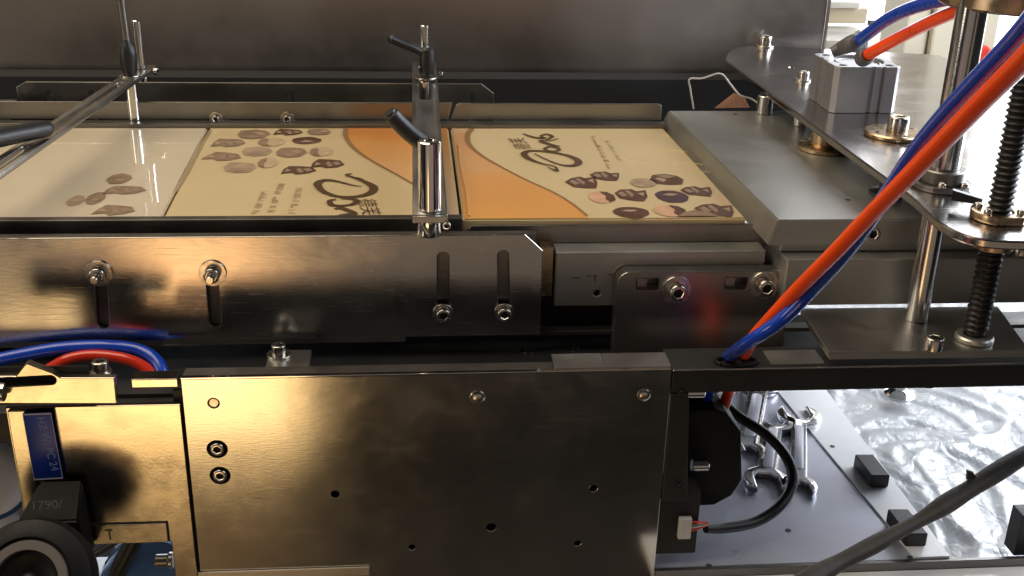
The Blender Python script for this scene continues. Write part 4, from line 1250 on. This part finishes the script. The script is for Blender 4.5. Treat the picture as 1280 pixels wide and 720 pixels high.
# sensor block, in front of the plate
t = thing('sensor_block', 'black sensor block stamped with small grey digits at the lower left', 'sensor', (-0.225, -0.13, -0.18))
x0, x1 = (-0.2428, -0.135, -0.1264)[0], (-0.2149, -0.135, -0.1273)[0]
bm = hexa([(x0 - 0.006, -0.142, -0.180), (x1 + 0.006, -0.142, -0.180), (x1 + 0.006, -0.1225, -0.180), (x0 - 0.003, -0.1225, -0.180),
           (x0 - 0.006, -0.142, -0.147), (x1 + 0.004, -0.142, -0.147), (x1 + 0.004, -0.1225, -0.129), (x0 + 0.006, -0.1225, -0.129)])
bmesh.ops.recalc_face_normals(bm, faces=bm.faces)
bmesh.ops.bevel(bm, geom=bm.edges[:], offset=0.0012, segments=2, affect='EDGES')
finish(bm, 'housing', 'sooty_black', t)
p = (-0.2384, -0.1422, -0.1376)
glyphs(t, '1790/', (p[0], -0.1423, p[2]), (1, 0, 0.03), (0.12, 0, 1), 0.0085, 'stamp_grey', 'stamped_digits')

# black hand wheel
t = thing('hand_wheel', 'black knob with a grey ring, cut off by the bottom left corner', 'hand wheel', (-0.2305, -0.176, -0.19))
wc = Vector((-0.2296, -0.185, -0.1604))
ax = Vector((0.0, -0.80, 0.60)).normalized()
lathe('wheel', 'sooty_black', [(0, -0.030), (0.020, -0.030), (0.030, -0.026), (0.0365, -0.016), (0.0385, -0.006), (0.0365, 0.002), (0.030, 0.0055), (0.0265, 0.006), (0.0262, 0.0045), (0.0165, 0.0045), (0.016, 0.0025), (0.010, -0.001), (0, -0.001)], wc, ax, 56, t)
lathe('grey_ring', 'ring_grey', [(0.0185, 0.0), (0.0190, 0.0022), (0.0240, 0.0022), (0.0245, 0.0)], wc + ax * 0.0047, ax, 56, t)
lathe('hub_screw', 'dark_steel', [(0, 0.004), (0.004, 0.004), (0.0055, 0.0025), (0.006, 0)], wc + ax * -0.001, ax, 24, t)

# things glimpsed behind at lower left
tag(box('gap_fill_sheet', 'white_paint', -0.40, -0.10, -0.095, 0.16, -0.345, -0.340), 'white sheet added to brighten the gap between the knob and the black cable', 'tray')  # added white sheet, makes the gap beside the knob read as bright
t = thing('blue_drum', 'blue enamelled drum glimpsed through the cut-out of the gold plate', 'drum', (-0.17, 0.0, -0.36))
dc = (-0.2021, -0.02, -0.3026)
lathe('shell', 'blue_enamel', [(0, 0), (0.030, 0), (0.040, 0.004), (0.043, 0.012), (0.043, 0.09), (0, 0.09)], (dc[0], dc[1] - 0.02, dc[2] + 0.02), (0.1, 0.9, -0.35), 48, t)
tag(tube('black_cable', 'black_plastic', [(-0.1923, -0.06, -0.2031), (-0.2074, -0.06, -0.2299), (-0.2176, -0.06, -0.2506), (-0.2253, -0.06, -0.2789)], 0.0065), 'thick black cable curving down inside the cut-out', 'cable')
tag(tube('black_cable', 'black_plastic', [(-0.2118, -0.04, -0.2286), (-0.2303, -0.04, -0.2407), (-0.2492, -0.04, -0.2543), (-0.2687, -0.04, -0.2708)], 0.0025), 'thin straight black cable crossing the white gap beside the knob', 'cable')
p = (-0.1807, -0.08, -0.2165)
t = thing('steel_stud', 'short steel stud on the inner edge of the cut-out', 'stud', (p[0], -0.09, p[2]))
lathe('stud_body', 'dark_steel', rodprof(0.0045, 0, 0.009), (p[0], -0.090, p[2]), (1, 0, 0), 24, t)
lathe('stud_head', 'rail_steel', rodprof(0.0058, 0, 0.003), (p[0] + 0.0092, -0.090, p[2]), (1, 0, 0), 24, t)
t = thing('white_cover', 'pale oval cover with a blue tint beyond the left edge of the plate', 'cover', (-0.3204, 0.02, -0.2165))
lathe('cover_shell', 'white_paint', [(0, 0.010), (0.018, 0.009), (0.027, 0.004), (0.030, 0)], (-0.3328, 0.03, -0.221), (0.35, -0.8, 0.5), 40, t)
lathe('cover_rim', 'blue_enamel', [(0.030, 0), (0.0335, 0.001), (0.0335, -0.010), (0.030, -0.010)], (-0.3328, 0.03, -0.221), (0.35, -0.8, 0.5), 40, t)
lathe('cover_face', 'white_paint', [(0, 0.006), (0.014, 0.005), (0.018, 0)], (-0.3342, 0.03, -0.2634), (0.2, -0.7, 0.7), 40, t)
tag(box('gap_fill_shelf', 'white_paint', -1.2, 0.0, 0.35, 1.6, -0.62, -0.60), 'white shelf added low behind the machine to brighten the gaps beside the knob', 'shelf')  # added white surface in place of the brightly lit floor behind
tag(box('machine_housing', 'dark_grey_paint', -0.60, -0.2535, 0.06, 0.08, -0.32, -0.075), 'dark blue-black housing wall seen past the left edge', 'housing')

# ================================================================== tray, wrenches, motor
t = thing('lower_tray', 'shallow brushed steel tray below the beam holding the spanners', 'tray', (0.25, 0.05, -0.212))
bm = hexa([(0.10, -0.1125, -0.2215), (0.3585, -0.1125, -0.2215), (0.3090, 0.45, -0.2215), (0.10, 0.45, -0.2215),
           (0.10, -0.1125, -0.2195), (0.3585, -0.1125, -0.2195), (0.3090, 0.45, -0.2195), (0.10, 0.45, -0.2195)])
finish(bm, 'tray_sheet', 'pan_steel', t)
bm = hexa([(0.3570, -0.1125, -0.2235), (0.3830, -0.1125, -0.2235), (0.3790, 0.45, -0.2235), (0.3078, 0.45, -0.2235),
           (0.3570, -0.1125, -0.2180), (0.3830, -0.1125, -0.2180), (0.3790, 0.45, -0.2180), (0.3078, 0.45, -0.2180)])
finish(bm, 'edge_strip', 'strip_white', t)
for p in ((0.351, 0.042, -0.2195), (0.3532, -0.1128, -0.2195), (0.2061, -0.1124, -0.2195), (0.2761, -0.0733, -0.2195)):
    lathe('drilled_hole', 'socket_dark', [(0, 0), (0.0022, 0)], (p[0], p[1], -0.2192 if p[0] < 0.345 else -0.2178), (0, 0, 1), 16, t)


def wrench_bm(a, b, w, r0, r1, th, tilt0, tilt1, z):
    a, b = Vector((a[0], a[1], 0)), Vector((b[0], b[1], 0))
    L = (b - a).length
    U = (b - a) / L
    V = Vector((-U.y, U.x, 0))

    def head(cxh, r, tilt, sgn):
        """outline of an open jaw; sgn +1 at far end, -1 at near end"""
        pts = []
        jw = r * 0.52
        base = 0 if sgn > 0 else math.pi
        d = base + tilt
        a0 = math.asin(w / 2 / r)
        st = base + math.pi + a0
        jaw_a = math.asin(jw / r)
        # from shank round to jaw
        s, e = -math.pi + a0, -jaw_a + (d - base) 
        n = 12
        for i in range(n + 1):
            q = base + s + (e - s) * i / n
            pts.append((cxh + r * math.cos(q), r * math.sin(q)))
        dep = r * 0.35
        for k in (-1, -0.5, 0.5, 1):
            dd = -dep if abs(k) == 1 else -dep * 1.5
            pts.append((cxh + dd * -math.cos(d) * -1 - k * -1 * jw * -math.sin(d) * 1, 0)) if False else pts.append((cxh + math.cos(d) * (-0.12 * r if abs(k) == 1 else -0.42 * r) - math.sin(d) * k * jw, math.sin(d) * (-0.12 * r if abs(k) == 1 else -0.42 * r) + math.cos(d) * k * jw))
        s, e = jaw_a + (d - base), math.pi - a0
        for i in range(n + 1):
            q = base + s + (e - s) * i / n
            pts.append((cxh + r * math.cos(q), r * math.sin(q)))
        return pts
    ol = head(L - r1, r1, tilt1, 1) + head(r0, r0, tilt0, -1)
    bm = platebm(ol, [], th, th * 0.22, origin=a + Vector((0, 0, z)), U=U, V=V, back=(0, 0, 1))
    return bm, U, V, L


for (a, b, w, r0, r1, th, zz, lb) in (
        ((0.2711, -0.0268, -0.2145), (0.3197, 0.0997, -0.2145), 0.0155, 0.0175, 0.0190, 0.0065, -0.2193, 'polished open-end spanner in the middle of the tray, with a blue sheen'),
        ((0.296, -0.0347, -0.2145), (0.3434, 0.1076, -0.2145), 0.0135, 0.0145, 0.0190, 0.0065, -0.2193, 'polished open-end spanner nearest the white tray edge'),
        ((0.2678, 0.016, -0.2145), (0.3255, 0.1662, -0.2145), 0.0180, 0.0170, 0.0180, 0.0070, -0.2193, 'polished spanner nearest the motor, its far end hidden by the beam')):
    bm, U, V, L = wrench_bm(a, b, w, r0, r1, th, 0.26, 0.26, zz)
    mid = Vector((0.5 * (a[0] + b[0]), 0.5 * (a[1] + b[1]), zz))
    wt = thing('open_end_wrench', lb, 'wrench', mid, 'spanners lying in the tray')
    finish(bm, 'forging', 'wrench_chrome', wt)
    s0 = Vector((a[0], a[1], zz)) + U * (L * 0.27)
    bm2 = platebm(slot(0, 0, L * 0.44, 0, w * 0.26), [], 0.0006, 0.0002, origin=s0 + Vector((0, 0, th - 0.0001)), U=U, V=V, back=(0, 0, 1))
    finish(bm2, 'raised_panel', 'pan_steel', wt)
t = thing('steel_strip', 'short bright steel strip leaning behind the black motor', 'strip', (0.2552, 0.0394, -0.2))
bm = tubebm([(0.2304, 0.02, -0.1375), (0.2411, 0, -0.1626), (0.2556, -0.01, -0.1873)], 0.006, seg=8, squash=0.25)
finish(bm, 'strip', 'wrench_chrome', t)

t = thing('stepper_motor', 'black motor with cut corners behind the right end of the front panel', 'motor', (0.22, -0.06, -0.19))
mp = [(0.1844, -0.09, -0.1059), (0.2063, -0.09, -0.1064), (0.2151, -0.09, -0.1104), (0.2261, -0.09, -0.1246), (0.2308, -0.09, -0.1637), (0.2246, -0.09, -0.1768), (0.2125, -0.09, -0.1845), (0.191, -0.09, -0.1851)]
plate('housing', 'sooty_black', [(p[0], p[2]) for p in mp[::-1]], [], 0.050, t, origin=(0, -0.09, 0), bev=0.0018)
q = (0.1944, -0.0905, -0.1453)
lathe('shaft', 'rod_steel', rodprof(0.0045, 0, 0.012), (q[0] - 0.004, -0.098, q[2]), (1, 0, 0), 24, t)
q = (0.1901, -0.09, -0.0949)
lathe('upper_pin', 'rod_steel', rodprof(0.0050, 0, 0.014), (q[0] - 0.006, -0.085, q[2]), (1, 0, 0), 24, t)
box('void_block', 'void_dark', 0.166, 0.196, -0.110, -0.085, -0.210, -0.160, t)  # black block standing in for the dark void below the end bracket

t = thing('motor_cable', 'black sleeved cable looping over the spanners to a white plug', 'cable', (0.25, -0.06, -0.205))
finish(tubebm([(0.227, 0.02, -0.1431), (0.2353, 0, -0.1483), (0.2474, -0.02, -0.1529), (0.2657, -0.035, -0.1608), (0.2779, -0.05, -0.173), (0.2775, -0.065, -0.1844), (0.2647, -0.08, -0.1929), (0.2446, -0.09, -0.1992), (0.2174, -0.102, -0.1954), (0.202, -0.109, -0.1907)], 0.0038, seg=14, rad=lambda f: 0.0040 - 0.001 * max(0, f - 0.85) / 0.15), 'sleeve', 'black_plastic', t)
q = (0.1856, -0.114, -0.1859)
box('plug', 'white_plastic', q[0] - 0.0045, q[0] + 0.0045, -0.1155, -0.1108, q[2] - 0.0085, q[2] + 0.0080, t, bev=0.0008)
for k, mt_ in enumerate(('red_plastic', 'brass', 'white_plastic', 'red_plastic')):
    dz = 0.004 - k * 0.0024
    tube('lead_wire', mt_, [(q[0] + 0.0045, -0.113, q[2] + dz), (q[0] + 0.010, -0.112, q[2] + dz * 0.8), (q[0] + 0.0175, -0.110, q[2] + dz * 0.2)], 0.0007, t, seg=6, n=4)
tag(tube('cable_tie', 'black_plastic', [(0.2747, -0.063, -0.1863), (0.2797, -0.062, -0.1843), (0.2835, -0.061, -0.1879)], 0.0022), 'small black tie on the cable loop beside the spanners', 'cable tie')

for pts, lb in ((((0.3589, -0.0214, -0.2178), (0.3737, -0.0221, -0.2178)), 'small black rubber block on the white tray edge, the farther and fully visible one'),
                (((0.3548, -0.0998, -0.2178), (0.3702, -0.1006, -0.2178)), 'small black rubber block on the tray edge, partly under the grey bar')):
    a, b = pts
    bm = hexa([(a[0], a[1], -0.2178), (b[0], b[1], -0.2178), (b[0] - 0.0015, b[1] + 0.032, -0.2178), (a[0] - 0.0015, a[1] + 0.032, -0.2178),
               (a[0], a[1], -0.2068), (b[0], b[1], -0.2068), (b[0] - 0.0015, b[1] + 0.032, -0.2068), (a[0] - 0.0015, a[1] + 0.032, -0.2068)])
    bmesh.ops.recalc_face_normals(bm, faces=bm.faces)
    bmesh.ops.bevel(bm, geom=bm.edges[:], offset=0.0005, segments=2, affect='EDGES')
    tag(finish(bm, 'rubber_block', 'black_plastic'), lb, 'rubber block', 'rubber blocks on the tray edge')

# workbench and film
structure(box('bench_top', 'table_grey', 0.372, 1.3, -0.11, 1.2, -0.27, -0.255, bev=0))
bm = bmesh.new()
nx, ny = 130, 130
X_0, X_1, Y_0, Y_1 = 0.384, 0.86, -0.112, 0.42
gv = []
for j in range(ny + 1):
    row = []
    for i in range(nx + 1):
        x_ = X_0 + (X_1 - X_0) * i / nx
        y_ = Y_0 + (Y_1 - Y_0) * j / ny
        v = Vector((x_ * 16, y_ * 16, 3.3))
        wv = v + Vector((noise.noise(v * 0.7), noise.noise(v * 0.7 + Vector((9, 3, 1))), 0)) * 1.2
        d = noise.voronoi(wv)[0]
        ridge = 1 - min(1, (d[1] - d[0]) * 2.2)
        d2 = noise.voronoi(wv * 2.6 + Vector((4, 1, 0)))[0]
        r2 = 1 - min(1, (d2[1] - d2[0]) * 2.0)
        h = 0.0036 * ridge ** 2 + 0.0012 * r2 ** 2 + 0.009 * noise.noise(wv * 0.45) + 0.002 * d[0]
        row.append(bm.verts.new((x_, y_, -0.240 + h)))
    gv.append(row)
for j in range(ny):
    for i in range(nx):
        bm.faces.new((gv[j][i], gv[j][i + 1], gv[j + 1][i + 1], gv[j + 1][i]))
tag(finish(bm, 'plastic_film', 'clear_film', None, 80), 'crumpled clear plastic film spread on the bench at the lower right', 'plastic film')

t = thing('levelling_foot', 'round steel levelling foot standing on the crumpled film under the beam', 'levelling foot', (0.456, 0.1478, -0.228))
p = (0.4552, 0.1478, -0.228)
lathe('foot_disc', 'chrome', [(0, 0), (0.013, 0), (0.0142, 0.0015), (0.0142, 0.003), (0.010, 0.006), (0.005, 0.008), (0.005, 0.014), (0, 0.014)], (p[0], p[1], -0.229), (0, 0, 1), 36, t)
q = (0.3482, -0.1, -0.0881)
tag(lathe('beam_bolt_end', 'black_oxide', [(0, 0), (0.0055, 0.001), (0.0068, 0.004), (0.0068, 0.012), (0, 0.012)], (q[0], -0.10, -0.0860), (0, 0, 1), 24), 'black bolt end hanging just below the right beam', 'bolt')

t = thing('grey_bar', 'long grey cloth-wrapped bar lying diagonally across tray and film at the lower right', 'bar', (0.3583, -0.1072, -0.19))
pts = [(0.2437, -0.1738, -0.195), (0.2772, -0.1542, -0.192), (0.3105, -0.1382, -0.188), (0.352, -0.1186, -0.182), (0.3853, -0.1013, -0.176), (0.4157, -0.0858, -0.17), (0.468, -0.0586, -0.16)]
def rr(f):
    return 0.0055 + 0.0006 * math.sin(f * 23) + 0.0007 * math.sin(f * 9 + 1)
finish(tubebm(pts, 0.006, seg=18, n=10, rad=rr, squash=1.15), 'wrapping', 'grey_rubber', t)
k = Vector((0.4026, -0.0884, -0.172))
finish(hexa([k + Vector(v) for v in ((-.004, -.002, .002), (.004, -.002, .002), (.004, .002, .002), (-.004, .002, .002), (-.006, -.001, .011), (-.001, -.001, .009), (-.001, .001, .009), (-.006, .001, .011))]), 'tie_tail', 'grey_rubber', t)

# lower beam of the frame
t = thing('lower_beam', 'dark lower frame beam closing the opening along the bottom edge', 'beam', (0.38, -0.12, -0.24))
box('beam_body', 'dark_steel', 0.167, 0.60, -0.1165, -0.1130, -0.2275, -0.2195, t, bev=0.0005)
bm = hexa([(0.167, -0.165, -0.2320), (0.62, -0.165, -0.2320), (0.62, -0.1170, -0.2320), (0.167, -0.1170, -0.2320),
           (0.167, -0.165, -0.2260), (0.62, -0.165, -0.2260), (0.62, -0.1170, -0.2260), (0.167, -0.1170, -0.2260)])
finish(bm, 'ledge', 'strip_white', t)
a = (-0.0317, -0.121, -0.2075)
tag(box('ruler_strip', 'satin_steel', -0.155, a[0], -0.1166, -0.1154, a[2] - 0.008, a[2] - 0.0005), 'pale strip along the foot of the front panel', 'strip')
tag(box('dark_post', 'black_paint', (0.4365, -0.1, -0.1977)[0], 0.47, -0.105, -0.09, -0.2255, (0.4375, -0.1, -0.1908)[2]), 'short dark post at the right edge of the opening', 'post')

# ================================================================== background machine at upper right
t = thing('cream_machine', 'cream machine column with a red button behind the pillar', 'machine', (0.80, 0.85, -0.2))
a, b = (0.7632, 0.85, -0.0325), (0.8615, 0.85, -0.0318)
box('column', 'cream_paint', a[0], b[0], 0.85, 1.0, -0.5, 0.50, t, bev=0.004)
c = (0.726, 0.83, -0.029)
box('side_rail', 'cream_paint', c[0], a[0] - 0.002, 0.86, 0.95, -0.5, 0.035, t, bev=0.003)
p = (0.8423, 0.85, -0.0414)
lathe('red_button', 'red_plastic', [(0.014, 0), (0.014, 0.004), (0.010, 0.008), (0, 0.009)], (p[0], 0.849, p[2]), FRONT, 28, t)
a, b = (0.7225, 0.84, -0.0484), (0.7621, 0.84, -0.1383)
box('dark_mount', 'dark_grey_paint', a[0], b[0] - 0.003, 0.835, 0.845, b[2] - 0.1, a[2] , t, bev=0.002)
for q in ((0.7552, 0.84, -0.0541), (0.7562, 0.84, -0.0742)):
    lathe('drilled_hole', 'socket_dark', [(0, 0.0005), (0.003, 0.0005), (0.003, 0)], (q[0], 0.859, q[2]), FRONT, 12, t)
a, b = (0.8678, 0.84, -0.0893), (0.9115, 0.84, -0.1504)
box('dark_box', 'dark_grey_paint', a[0] + 0.002, b[0] + 0.03, 0.86, 0.95, b[2] - 0.15, a[2], t, bev=0.003)
t = thing('cream_box', 'cream equipment box behind the right edge of the back sheet', 'equipment box', (0.7741, 1.2, -0.0562))
a, b = (0.7239, 1.2, -0.029), (0.8048, 1.2, -0.056)
box('casing', 'cream_paint', a[0], b[0], 1.2, 1.3, b[2], a[2], t, bev=0.004)
box('lid', 'white_paint', a[0] - 0.005, b[0] - 0.02, 1.19, 1.3, a[2] + 0.001, a[2] + 0.012, t, bev=0.003)
a, b = (0.7994, 1.19, -0.046), (0.8312, 1.19, -0.054)
box('latch', 'dark_grey_paint', a[0] + 0.002, b[0], 1.18, 1.19, b[2] - 0.002, a[2] - 0.001, t, bev=0.001)
t = thing('white_machine_base', 'pale machine base below the cream box, washed out by daylight', 'machine', (0.7735, 1.1, -0.1342))
a, b = (0.6939, 1.1, -0.0668), (0.8462, 1.1, -0.1617)
box('base', 'white_paint', a[0], b[0], 1.1, 1.25, b[2] - 0.2, a[2], t, bev=0.006)
a, b = (0.7202, 0.95, -0.0767), (0.7817, 0.95, -0.1272)
box('grey_front', 'cream_paint', a[0], b[0], 0.95, 1.05, b[2] - 0.2, (0.7296, 0.95, -0.0541)[2], t, bev=0.006)
tube('grey_hose', 'grey_paint', [(0.7848, 1.1, -0.042), (0.789, 1.06, -0.0483), (0.7901, 1, -0.0581), (0.7848, 0.95, -0.0587), (0.7844, 0.9, -0.0491)], 0.005, t)
